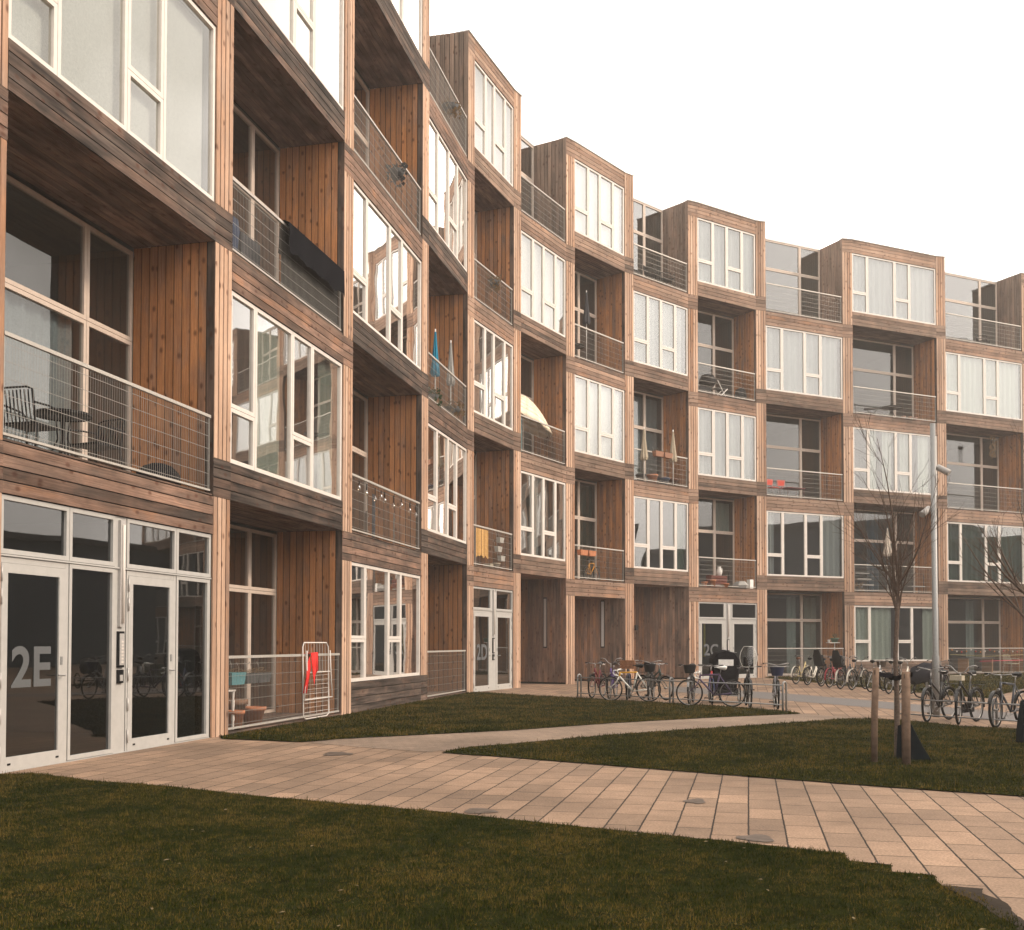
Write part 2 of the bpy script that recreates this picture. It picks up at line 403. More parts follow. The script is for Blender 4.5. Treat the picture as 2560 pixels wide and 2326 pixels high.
# flat roof of the whole block
mb = MB()
for k in BAYS:
    for s_ in (pil[k], bay[k]):
        nn = s_.n
        mb.face([s_.P(0, 1.46, 19.55), s_.P(s_.W, 1.46, 19.55), s_.P(s_.W, 11, 19.55), s_.P(0, 11, 19.55)])
mb.build('roof', M['roof'], apt)
mb = MB()
for k in BAYS:
    for s_ in (pil[k], bay[k]):
        mb.face([s_.P(-.9, 6.2, 0), s_.P(s_.W+.9, 6.2, 0), s_.P(s_.W+.9, 6.2, 19.5), s_.P(-.9, 6.2, 19.5)])
for fr_e, t in ((pil[-1], .02), (pil[15], pil[15].W-.02)):
    mb.face([fr_e.P(t, .3, 0), fr_e.P(t, 11, 0), fr_e.P(t, 11, 19.5), fr_e.P(t, .3, 19.5)])
mb.build('rear_wall', M['concrete'], apt)

# railings --------------------------------------------------------------
def railing(k, r, parent):
    f = bay[k]; W = f.W; z0 = LV[r]; mb = MB(); e = .035
    mb.obox(f.P(e, .03, z0+1.215), f.U(W-2*e), Z3*.045, f.D(.045), mi=0)
    mb.obox(f.P(e, .035, z0+.075), f.U(W-2*e), Z3*.03, f.D(.05), mi=0)
    for t in (e+.01, W-e-.02): mb.obox(f.P(t, .045, z0+.1), f.U(.012), Z3*1.115, f.D(.03), mi=1)
    for i in range(6):
        z = z0+.15+i*.195; mb.tube([f.P(e, .058, z), f.P(W-e, .058, z)], .0042, 4, mi=1)
    n = int((W-2*e)/.052)
    for i in range(1, n):
        t = e+(W-2*e)*i/n; mb.tube([f.P(t, .05, z0+.10), f.P(t, .05, z0+1.215)], .0024, 3, mi=1, cap=False)
    return mb.build('balcony_railing', [M['rail'], M['wire']], parent)
for k in BAYS:
    for r in range(5):
        if (r+k) % 2 and not (r == 0 and k in PASS): railing(k, r, apt)

# ground floor passages ---------------------------------------------------
def passage(k, zt):
    f = bay[k]
    A = {5: ((.18, 38.98), PL['6L']), 6: ((1.9, 41.35), PL['7L']), 7: ((4.2, 44.0), PL['8L'])}[k]
    g = Fr(A[0], A[1]); mb = MB(); n = round(g.W/.115); w = g.W/n; L_ = g.W
    for i in range(n):
        mb.obox(g.P(i*w+.005, 0, .06), Z3*(zt-.06), g.U(w-.010), g.D(.024), tone=tone_(), wea=.42+.3*i/n+rnd.uniform(-.14, .14))
    mb.obox(g.P(-1, .03, .0), g.U(g.W+1), Z3*zt, g.D(.06), mi=1)
    mb.build('passage_wall', WB, apt)
    g2 = Fr(PL[f'{k}R'], A[0]); s2 = MB(); n = round(g2.W/.125); w = g2.W/n
    for i in range(n): s2.obox(g2.P(i*w+.005, .02, .06), Z3*(zt-.06), g2.U(w-.010), g2.D(.024), tone=tone_(), wea=.5+rnd.uniform(-.14, .14))
    s2.obox(g2.P(0, .05, 0), g2.U(g2.W), Z3*zt, g2.D(.05), mi=1)
    s2.build('passage_wall', WB, apt)
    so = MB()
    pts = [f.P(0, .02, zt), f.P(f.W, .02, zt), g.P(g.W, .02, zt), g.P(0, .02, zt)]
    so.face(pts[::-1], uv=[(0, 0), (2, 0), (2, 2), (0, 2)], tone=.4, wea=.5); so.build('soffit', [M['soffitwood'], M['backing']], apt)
    if k in (5, 6):
        t0 = g.W*(.545 if k == 5 else .62); sl = MB()
        sl.obox(g.P(t0, -.018, 1.28), g.U(.16), Z3*1.82, g.D(.03)); o = sl.build('slot_window', M['black'], apt)
        s3 = MB(); s3.obox(g.P(t0+.03, -.024, 1.33), g.U(.10), Z3*1.72, g.D(.01)); s3.build('pane', M['alu'], o)
for k in PASS: passage(k, LV[1] if k != 6 else LV[1]-.6)
wl = MB(); f = pil[7]; wl.obox(f.P(.49, -.1, 1.95), f.U(.09), Z3*.2, f.D(.1)); wl.build('wall_lamp', M['black'], apt)

# entrance fronts -----------------------------------------------------------
def text_mesh(s, size, name, mat, parent, bold=.006, sx=.72):
    cu = bpy.data.curves.new(name, 'FONT'); cu.body = s; cu.size = size; cu.offset = bold*size*4; cu.extrude = .0015; cu.space_character = 1.02
    tmp = bpy.data.objects.new('tmp', cu); col.objects.link(tmp)
    dg = bpy.context.evaluated_depsgraph_get(); me = bpy.data.meshes.new_from_object(tmp.evaluated_get(dg))
    bpy.data.objects.remove(tmp); me.materials.clear(); me.materials.append(mat)
    o = bpy.data.objects.new(name, me); col.objects.link(o); o.parent = parent; o.scale = (sx, 1, 1)
    return o
M['vinyl'] = simple('frosted_number_vinyl', (.10, .105, .108), .8, var=.04)
def door_leaf(fr, t0, t1, z1, d, handle_side, parent, hinge_left=True):
    mb = MB(); a, b = t0, t1; fl, fb, ft = .105, .155, .11
    mb.obox(fr.P(a, d, .012), fr.U(fl), Z3*(z1-.012), fr.D(.05)); mb.obox(fr.P(b-fl, d, .012), fr.U(fl), Z3*(z1-.012), fr.D(.05))
    mb.obox(fr.P(a+fl, d, .012), fr.U(b-a-2*fl), Z3*fb, fr.D(.05)); mb.obox(fr.P(a+fl, d, z1-ft), fr.U(b-a-2*fl), Z3*ft, fr.D(.05))
    leaf = mb.build('entrance_door', M['door'], parent)
    g = MB(); g.quad(fr, a+fl-.002, b-fl+.002, .15, z1-ft+.002, d+.02); g.build('pane', M['doorglass'], leaf)
    h = MB(); th = b-.055 if handle_side == 'R' else a+.055; s = -1 if handle_side == 'R' else 1
    h.tube([fr.P(th, d+.02, 1.07), fr.P(th, d-.055, 1.07), fr.P(th+s*.13, d-.06, 1.075)], .010, 8)
    h.obox(fr.P(th-.02, d-.006, 1.2), fr.U(.04), Z3*.1, fr.D(.01)); h.build('handle', M['galv'], leaf)
    hg = MB(); xh = a-.012 if handle_side == 'R' else b+.012
    for z in (.12, .55, .95, 1.9, 2.16):
        if z < z1: hg.tube([fr.P(xh, d-.012, z), fr.P(xh, d-.012, z+.18)], .011, 6)
    hg.build('hinge', M['alu'], leaf)
    for t in (a+.13, b-.14):
        fx = MB(); fx.obox(fr.P(t, d-.006, .075), fr.U(.05), Z3*.022, fr.D(.012)); fx.build('vent', M['black'], leaf)
    return leaf
def entrance(k, text, layout):
    f = bay[k]; d = .03; fm = MB(); zt = LV[1]-.595
    # plain framing and central service panel
    c0, c1 = layout['col']
    fm.obox(f.P(c0, d+.012, 0.0), f.U(c1-c0), Z3*zt, f.D(.06))
    fm.obox(f.P(0, d, -.001+.0), f.U(f.W), Z3*.012, f.D(.1))
    fm.obox(f.P(0, d-.012, 2.452), f.U(f.W), Z3*.02, f.D(.05))
    for (a, b) in layout['gaps']: fm.obox(f.P(a, d+.008, .013), f.U(b-a), Z3*(2.438), f.D(.06))
    fr_ = fm.build('door_frame', M['door'], apt)
    leaves = []
    for i, (a, b, hs) in enumerate(layout['doors']):
        # jamb round the leaf
        leaf = door_leaf(f, a, b, 2.375, d+.004, hs, apt); leaves.append(leaf)
        hd = MB(); hd.obox(f.P(a-.02, d+.01, 2.378), f.U(b-a+.04), Z3*.07, f.D(.05)); hd.build('door_lintel', M['door'], apt)
    for a, b in layout['transoms']: glazing(f, [(a, b, 2.475, zt)], d, fw=.055, mat='door', gmat='doorglass', name='transom_window', parent=apt)
    for a, b in layout['sides']: glazing(f, [(a, b, .014, 2.448)], d, fw=.052, mat='door', gmat='doorglass', name='side_window', parent=apt)
    cm = (c0+c1)/2
    lp = MB(); lp.obox(f.P(cm-.055, d-.03, 1.68), f.U(.10), Z3*1.42, f.D(.045)); lp.tube([f.P(cm-.005, d-.042, 1.73), f.P(cm-.005, d-.042, 3.04)], .02, 8, mi=1)
    lp.build('tube_lamp', [M['alu'], M['white']], apt)
    ic = MB(); ic.obox(f.P(cm-.07, d-.02, 1.14), f.U(.135), Z3*.48, f.D(.04)); ic.obox(f.P(cm-.065, d-.02, .93), f.U(.12), Z3*.18, f.D(.04))
    ip = ic.build('intercom', M['black'], apt)
    b_ = MB(); b_.obox(f.P(cm-.05, d-.028, 1.17), f.U(.095), Z3*.42, f.D(.01))
    for i in range(7): b_.obox(f.P(cm-.02, d-.033, 1.2+i*.045), f.U(.055), Z3*.022, f.D(.006), mi=1)
    b_.obox(f.P(cm-.035, d-.028, .96), f.U(.06), Z3*.08, f.D(.01)); b_.build('button_plate', [M['alu'], M['white']], ip)
    a, b, _ = layout['doors'][0]
    tx = text_mesh(text, .68, 'number', M['vinyl'], leaves[0])
    me = tx.data; xs = [v.co.x for v in me.vertices]; ys = [v.co.y for v in me.vertices]
    w = (max(xs)-min(xs)); h = max(ys)-min(ys); tw, thh = layout['text'][1]-layout['text'][0], .48
    for v in me.vertices:
        v.co.x = (v.co.x-min(xs))/w*tw; v.co.y = (v.co.y-min(ys))/h*thh
    tx.scale = (1, 1, 1); tx.matrix_local = Matrix(((f.u.x, 0, -f.n.x, 0), (f.u.y, 0, -f.n.y, 0), (0, 1, 0, 0), (0, 0, 0, 1)))
    tx.location = f.P(layout['text'][0], d+.004+.014, .95)
entrance(0, '2E', dict(col=(2.2, 2.455), gaps=[(0, .04), (1.17, 1.235), (2.47, 2.51), (3.645, 3.705), (4.66, 4.698)], doors=[(.045, 1.165, 'R'), (2.515, 3.64, 'R')],
         transoms=[(0, 1.235), (1.235, 2.2), (2.455, 3.705), (3.705, 4.698)], sides=[(1.24, 2.195), (3.71, 4.655)], text=(.24, .935)))
for k, s in ((4, '2D'), (8, '2C')):
    W = bay[k].W; c = W/2; hw = .19
    entrance(k, s, dict(col=(c-hw, c+hw), gaps=[(0, .09), (c-hw-.05, c-hw), (c+hw, c+hw+.05), (W-.09, W)], doors=[(.095, c-hw-.055, 'R'), (c+hw+.055, W-.095, 'L')],
         transoms=[(0, c-hw), (c+hw, W)], sides=[], text=(.33, 1.12)))

# ================================================================== ground
def paving(name, c1, c2, mortar, rot, bw, rh, mort=.012, off=.5, grime=.25):
    m, nt, b = newmat(name); L = nt.links.new
    tc = N(nt, 'ShaderNodeTexCoord'); mp = N(nt, 'ShaderNodeMapping'); mp.inputs['Rotation'].default_value = (0, 0, rot)
    L(tc.outputs['Object'], mp.inputs[0])
    br = N(nt, 'ShaderNodeTexBrick'); br.offset = off; br.squash = 1
    br.inputs['Scale'].default_value = 1; br.inputs['Brick Width'].default_value = bw; br.inputs['Row Height'].default_value = rh
    br.inputs['Mortar Size'].default_value = mort; br.inputs['Mortar Smooth'].default_value = .3; br.inputs['Bias'].default_value = 0
    br.inputs['Color1'].default_value = (*c1, 1); br.inputs['Color2'].default_value = (*c2, 1); br.inputs['Mortar'].default_value = (*mortar, 1)
    dn = N(nt, 'ShaderNodeTexNoise'); dn.inputs['Scale'].default_value = 9; dn.inputs['Detail'].default_value = 2
    L(tc.outputs['Object'], dn.inputs['Vector'])
    va = N(nt, 'ShaderNodeVectorMath', operation='MULTIPLY_ADD'); va.inputs[1].default_value = (.012, .012, 0); L(dn.outputs['Color'], va.inputs[0]); L(mp.outputs[0], va.inputs[2])
    L(va.outputs[0], br.inputs['Vector'])
    def noise(s, d=5):
        n = N(nt, 'ShaderNodeTexNoise'); n.inputs['Scale'].default_value = s; n.inputs['Detail'].default_value = d; L(tc.outputs['Object'], n.inputs['Vector']); return n.outputs['Fac']
    def rng(x, a, b_, c, d):
        r = N(nt, 'ShaderNodeMapRange'); r.inputs[1].default_value = a; r.inputs[2].default_value = b_; r.inputs[3].default_value = c; r.inputs[4].default_value = d
        L(x, r.inputs[0]); return r.outputs[0]
    def mul(c, f):
        r = N(nt, 'ShaderNodeMixRGB', blend_type='MULTIPLY'); r.inputs[0].default_value = 1; L(c, r.inputs[1]); L(f, r.inputs[2]); return r.outputs[0]
    c = mul(br.outputs['Color'], rng(noise(.55, 4), .35, .65, 1-grime, 1+grime*.6)); c = mul(c, rng(noise(55, 8), .3, .7, .70, 1.25)); c = mul(c, rng(noise(6, 5), .3, .7, .88, 1.08))
    L(c, b.inputs['Base Color']); b.inputs['Roughness'].default_value = .9; b.inputs['Specular IOR Level'].default_value = .25
    ad = N(nt, 'ShaderNodeMath', operation='MULTIPLY_ADD'); L(br.outputs['Fac'], ad.inputs[0]); ad.inputs[1].default_value = -1.0
    L(noise(140, 4), ad.inputs[2])
    bp = N(nt, 'ShaderNodeBump'); bp.inputs['Strength'].default_value = .45; bp.inputs['Distance'].default_value = .006
    L(ad.outputs[0], bp.inputs['Height']); L(bp.outputs[0], b.inputs['Normal'])
    return m
M['slab'] = paving('concrete_slabs', (.275, .182, .122), (.180, .122, .084), (.022, .014, .009), R(102.5), .56, .283, .0085)
M['setts'] = paving('small_pavers', (.235, .170, .125), (.20, .147, .108), (.12, .09, .07), R(35), .21, .105, .006)
M['asphalt'] = simple('asphalt', (.13, .12, .115), .9, var=.25, scale=45, bump=.4)
M['soil'] = simple('soil', (.022, .015, .009), .95, var=.35, scale=9, bump=.6)
M['turf'] = simple('turf_ground', (.013, .014, .004), .95, var=.45, scale=6, bump=.6, spec=0)
M['stain'] = simple('damp_stain', (.085, .064, .050), .6, var=.25, scale=12)
M['farlawn'] = simple('far_grass', (.05, .055, .02), .95, var=.35, scale=2)

def poly(name, pts, z, mat, kind='structure', parent=None, uvs=None):
    import mathutils
    me = bpy.data.meshes.new(name)
    from mathutils.geometry import tessellate_polygon
    tri = tessellate_polygon([[Vector((x, y, 0)) for x, y in pts]])
    me.from_pydata([(x, y, z) for x, y in pts], [], [tuple(t) for t in tri]); me.update()
    for p_ in me.polygons:
        if p_.normal.z < 0: p_.flip()
    me.materials.append(mat); o = bpy.data.objects.new(name, me); col.objects.link(o)
    if kind: o['kind'] = kind
    return o
poly('ground', [(-600, -600), (600, -600), (600, 600), (-600, 600)], -.02, M['farlawn'])
poly('plaza', [(-6.9, 6), (-5.75, 11.95), (-4.6, 16.8), (-3.4, 21.8), (-2.2, 27), (-1.2, 31.4), (.1, 34.9), (.1, 39.5), (1.9, 41.8), (4.2, 44.6), (7.4, 44.2), (10.6, 45.6),
      (15, 47.7), (26, 52.6), (36, 57), (60, 40), (60, -30), (-9, -30), (-9, 6)], 0.0, M['slab'])
FRONT = [(-5.70, 11.85), (-5.36, 11.98), (-4.39, 11.3), (-3.55, 10.94), (-2.53, 10.28), (-1.57, 9.79), (-.70, 9.35), (-.016, 8.9), (.662, 8.5), (1.16, 8.2), (1.65, 7.92), (2.10, 7.63),
         (2.33, 7.50), (2.275, 7.24), (2.51, 7.12), (2.45, 6.9), (2.667, 6.79), (2.60, 6.5), (2.70, 6.38), (2.70, 6.1), (2.68, 5.8), (2.62, 5.3), (2.6, 4), (2.6, -8), (-7.4, -8), (-6.75, 7.3)]
L1 = [(-4.56, 16.75), (-4.43, 16.28), (-3.09, 15.75), (-2.62, 16.25), (-1.666, 16.86), (-.003, 17.9), (1.855, 19.54), (3.99, 21.05), (6.02, 22.2), (5.83, 23.07), (5.43, 23.78), (4.69, 24.95),
      (3.62, 26.2), (1.76, 28.3), (-.35, 30.6), (-1.10, 31.5), (-1.28, 31.1), (-2.13, 27.3), (-2.24, 26.85), (-3.28, 22.05), (-3.40, 21.6), (-4.46, 17.0)]
L2 = [(-.95, 14.3), (-.60, 15.05), (-.003, 15.53), (1.626, 17.1), (3.525, 18.5), (5.0, 19.6), (5.8, 20.2), (6.405, 20.7), (7.0, 20.75), (7.33, 20.45), (7.64, 20.0), (7.97, 18.95), (8.62, 18.4), (8.9, 18.1), (11.5, 15.5), (15, 12), (17, 5),
      (9.5, 7.4), (7.2, 8.9), (4.94, 10.3), (4.13, 10.75), (3.254, 11.34), (2.305, 12.0), (1.27, 12.75), (-.003, 13.68), (-.5, 13.98)]
L3 = [(10.72, 45.38), (10.95, 42.8), (11.39, 37.1), (11.86, 33.0), (12.33, 29.75), (12.75, 28.6), (13.6, 29.9), (16.6, 34.6), (22, 41), (29, 47.5), (36, 53), (33.5, 55.5), (24.9, 51.7), (20, 49.4), (15.2, 47.4)]
def wobble(pts, amp, step=.12, seed=1):
    rg = random.Random(seed); out = []
    n = len(pts)
    for i in range(n):
        a = Vector(pts[i]); b = Vector(pts[(i+1) % n]); m = max(1, min(60, int((b-a).length/step)))
        for j in range(m):
            p_ = a+(b-a)*j/m
            out.append((p_.x+rg.uniform(-amp, amp), p_.y+rg.uniform(-amp, amp)))
    return out
lawns = []
for i, (P_, amp) in enumerate(((FRONT, .012), (L1, .012), (L2, .012), (L3, .015))):
    W_ = wobble(P_, amp, .12 if i != 3 else .3, seed=i+3); lawns.append(W_)
    poly('lawn_soil', W_, .012, M['turf'])
poly('asphalt_strip', [(5.32, 36.26), (6.6, 33.85), (7.96, 31.27), (9.51, 26.46), (10.6, 22.6), (11.5, 18), (10.1, 17.6), (9.5, 20.6), (8.52, 23.7), (6.97, 27.38), (5.9, 30), (4.75, 32.4)], .004, M['asphalt'])
poly('gravel_path', [(-3.0, 15.72), (-2.62, 16.3), (-1.666, 16.88), (-.003, 17.92), (1.855, 19.56), (3.99, 21.07), (6.04, 22.22), (6.5, 21.6), (7.05, 20.8), (6.4, 20.72), (5.8, 20.22), (5.0, 19.62), (3.525, 18.52), (1.626, 17.12), (-.003, 15.55), (-.6, 15.07), (-1.1, 14.4), (-1.9, 14.9)], .004, M['setts'])
poly('soil_patch', wobble([(2.60, 6.49), (2.80, 6.42), (2.76, 6.22), (2.80, 6.05), (2.72, 5.8), (2.68, 5.4), (2.6, 5.5), (2.64, 6.0)], .02, .06, 9), .016, M['soil'])
def blob(cx, cy, rx, ry, rot, seed, n=26):
    rg = random.Random(seed); out = []
    for i in range(n):
        a = 2*math.pi*i/n; k = 1+rg.uniform(-.09, .09)+.16*math.sin(3*a+seed); x = math.cos(a)*rx*k; y = math.sin(a)*ry*k
        out.append((cx+x*math.cos(rot)-y*math.sin(rot), cy+x*math.sin(rot)+y*math.cos(rot)))
    return out
for i, (x, y, a, b, r_) in enumerate(((-2.31, 14.15, .19, .24, .2), (-.28, 9.38, .14, .15, .3), (1.71, 9.98, .10, .15, -.2), (1.85, 8.1, .13, .15, .1))):
    poly('damp_stain', blob(x, y, a, b, r_, i+40), .006, M['stain'])

# grass blades ------------------------------------------------------------
gm, gnt, gb = newmat('grass_blades'); gL = gnt.links.new
ga = N(gnt, 'ShaderNodeAttribute', attribute_name='gtone'); gtc = N(gnt, 'ShaderNodeTexCoord')
gn = N(gnt, 'ShaderNodeTexNoise'); gn.inputs['Scale'].default_value = 1.0; gn.inputs['Detail'].default_value = 6; gn.inputs['Roughness'].default_value = .72; gL(gtc.outputs['Object'], gn.inputs['Vector'])
gn2 = N(gnt, 'ShaderNodeTexNoise'); gn2.inputs['Scale'].default_value = 11; gn2.inputs['Detail'].default_value = 3; gL(gtc.outputs['Object'], gn2.inputs['Vector'])
gmx = N(gnt, 'ShaderNodeMath', operation='MULTIPLY_ADD'); gmx.inputs[1].default_value = .55; gL(gn2.outputs['Fac'], gmx.inputs[0])
gm2 = N(gnt, 'ShaderNodeMath', operation='MULTIPLY_ADD'); gm2.inputs[1].default_value = 1.0; gm2.inputs[2].default_value = -.275; gL(gn.outputs['Fac'], gm2.inputs[0]); gL(gm2.outputs[0], gmx.inputs[2])
gr = N(gnt, 'ShaderNodeValToRGB'); e = gr.color_ramp.elements
e[0].position = .36; e[0].color = (.011, .017, .0025, 1); e[1].position = .66; e[1].color = (.120, .078, .019, 1)
x_ = gr.color_ramp.elements.new(.5); x_.color = (.036, .038, .0055, 1)
gad = N(gnt, 'ShaderNodeMath', operation='MULTIPLY_ADD'); gL(ga.outputs['Fac'], gad.inputs[0]); gad.inputs[1].default_value = .30; gL(gmx.outputs[0], gad.inputs[2])
gsb = N(gnt, 'ShaderNodeMath', operation='SUBTRACT'); gL(gad.outputs[0], gsb.inputs[0]); gsb.inputs[1].default_value = .15
gL(gsb.outputs[0], gr.inputs[0]); gL(gr.outputs[0], gb.inputs['Base Color']); gb.inputs['Roughness'].default_value = .95; gb.inputs['Specular IOR Level'].default_value = .0
M['grass'] = gm
rs = np.random.RandomState(5)
def inpoly(x, y, P_):
    P_ = np.array(P_); n = len(P_); ins = np.zeros(len(x), bool); j = n-1
    for i in range(n):
        xi, yi, xj, yj = P_[i, 0], P_[i, 1], P_[j, 0], P_[j, 1]
        if yi != yj:
            c = ((yi > y) != (yj > y)) & (x < (xj-xi)*(y-yi)/(yj-yi)+xi); ins ^= c
        j = i
    return ins
def grass(name, P_, n, x0, x1, y0, y1, h, w, grow=0.0, label=None, overhang=.02):
    """n blades over the part of the lawn a visitor here can see; blades further off are wider and fewer"""
    x = rs.uniform(x0, x1, n); y = rs.uniform(y0, y1, n)
    ok = (np.abs(x) < .53*y+1.3) if y0 < 30 else np.ones(n, bool)
    x, y = x[ok], y[ok]; ins = inpoly(x, y, P_); x, y = x[ins], y[ins]; n = len(x)
    x = x+rs.normal(0, .011, n); y = y+rs.normal(0, .011, n); d = np.sqrt(x*x+y*y); sc_ = 1+grow*(d/8.0-1).clip(0, 4)
    clump = np.sin(x*9.1+np.sin(y*7.3)*2)*np.sin(y*8.3+np.sin(x*5.1)*2)
    hh = h*(.5+.9*rs.rand(n)+1.6*(rs.rand(n) > .97))*(1+.45*clump); ww = w*(.6+.8*rs.rand(n))*sc_
    a = rs.uniform(0, 2*np.pi, n); lean = h*(rs.rand(n)*.9)*1.1; la = rs.uniform(0, 2*np.pi, n)
    V = np.zeros((n, 4, 3), np.float32)
    dx, dy = np.cos(a)*ww/2, np.sin(a)*ww/2
    V[:, 0] = np.stack([x-dx, y-dy, np.full(n, .010)], 1); V[:, 1] = np.stack([x+dx, y+dy, np.full(n, .010)], 1)
    mx, my = x+np.cos(la)*lean*.45, y+np.sin(la)*lean*.45
    V[:, 2] = np.stack([mx+dx*.75, my+dy*.75, .01+hh*.6], 1); V[:, 3] = np.stack([x+np.cos(la)*lean, y+np.sin(la)*lean, .01+hh], 1)
    me = bpy.data.meshes.new(name); me.vertices.add(n*4); me.vertices.foreach_set('co', V.reshape(-1))
    me.loops.add(n*4); me.polygons.add(n)
    idx = np.arange(n*4, dtype=np.int32); me.loops.foreach_set('vertex_index', idx)
    me.polygons.foreach_set('loop_start', np.arange(n, dtype=np.int32)*4)
    try: me.polygons.foreach_set('loop_total', np.full(n, 4, np.int32))
    except Exception: pass
    me.update(calc_edges=True)
    at = me.attributes.new('gtone', 'FLOAT', 'FACE'); at.data.foreach_set('value', rs.rand(n).astype(np.float32))
    me.materials.append(M['grass']); o = bpy.data.objects.new(name, me); col.objects.link(o)
    tag(o, label, 'grass', kind='stuff'); return o
grass('grass', lawns[0], 520000, -7, 3.2, 4.6, 12.2, .017, .0042, .3, 'short dark patchy grass of the lawn nearest the camera')
grass('grass', lawns[1], 300000, -5, 6.2, 15.5, 31.6, .024, .009, .35, 'short green grass of the lawn wedge along the wooden building')
grass('grass', lawns[2], 330000, -1.2, 12, 8, 21, .022, .007, .35, 'short green grass of the lawn around the staked young tree')
grass('grass', lawns[3], 120000, 10, 30, 28, 54, .035, .016, .35, 'short green grass of the far lawn before the ground floor terraces')
# pale litter on the front lawn
lf = MB()
for i in range(60):
    y = rnd.uniform(5.2, 9.5); x = rnd.uniform(-.5*y, .45*y)
    if not inpoly(np.array([x]), np.array([y]), FRONT)[0]: continue
    a = rnd.uniform(0, 6.28); l_ = rnd.uniform(.008, .026); w_ = l_*.45; c, s = math.cos(a), math.sin(a); z = .03+rnd.uniform(0, .01)
    lf.face([(x-c*l_, y-s*l_, z), (x+s*w_, y-c*w_, z+.003), (x+c*l_, y+s*l_, z+.004), (x-s*w_, y+c*w_, z+.006)])
M['litter'] = simple('dry_leaf', (.15, .11, .06), .8, var=.4, scale=60)
tag(lf.build('fallen_leaves', M['litter']), 'pale dry leaf fragments scattered over the front lawn', 'leaves', kind='stuff')

# ================================================================== bicycles
MC = {}
def paint(c, rough=.32):
    k = tuple(c)+(rough,)
    if k not in MC: MC[k] = simple('bike_paint', c, rough, .0, var=.06, spec=.3)
    return MC[k]
M['brown'] = simple('brown_leather', (.12, .05, .025), .5); M['whitepl'] = simple('white_plastic', (.72, .70, .66), .4)
M['crate'] = simple('wooden_crate', (.20, .085, .04), .7, var=.3, scale=20); M['wicker'] = simple('wicker', (.06, .042, .03), .85, var=.4, scale=80)
M['clear'] = glass_mat('clear_acrylic', (.9, .88, .84), .7, .02)
def wheel(parent, x, r, name, tyre_r=.018, rim='chrome', spokes=18, tyremat='tyre'):
    mb = MB(); n = 36
    mb.tube([(x+math.cos(2*math.pi*i/n)*(r-tyre_r), 0, r+math.sin(2*math.pi*i/n)*(r-tyre_r)) for i in range(n)], tyre_r, 6, closed=True)
    w = mb.build(name, M[tyremat], parent)
    rm = MB(); rr = r-tyre_r*2.1
    rm.tube([(x+math.cos(2*math.pi*i/n)*rr, 0, r+math.sin(2*math.pi*i/n)*rr) for i in range(n)], .010, 5, closed=True)
    rm.tube([(x, -.045, r), (x, .045, r)], .022, 8)
    for i in range(spokes):
        a = 2*math.pi*i/spokes; b = a+(.35 if i % 2 else -.35); s = .03 if i % 4 < 2 else -.03
        rm.tube([(x+math.cos(b)*.02, s, r+math.sin(b)*.02), (x+math.cos(a)*rr, 0, r+math.sin(a)*rr)], .0017, 3, cap=False)
    rm.build('rim', M[rim], w); return w
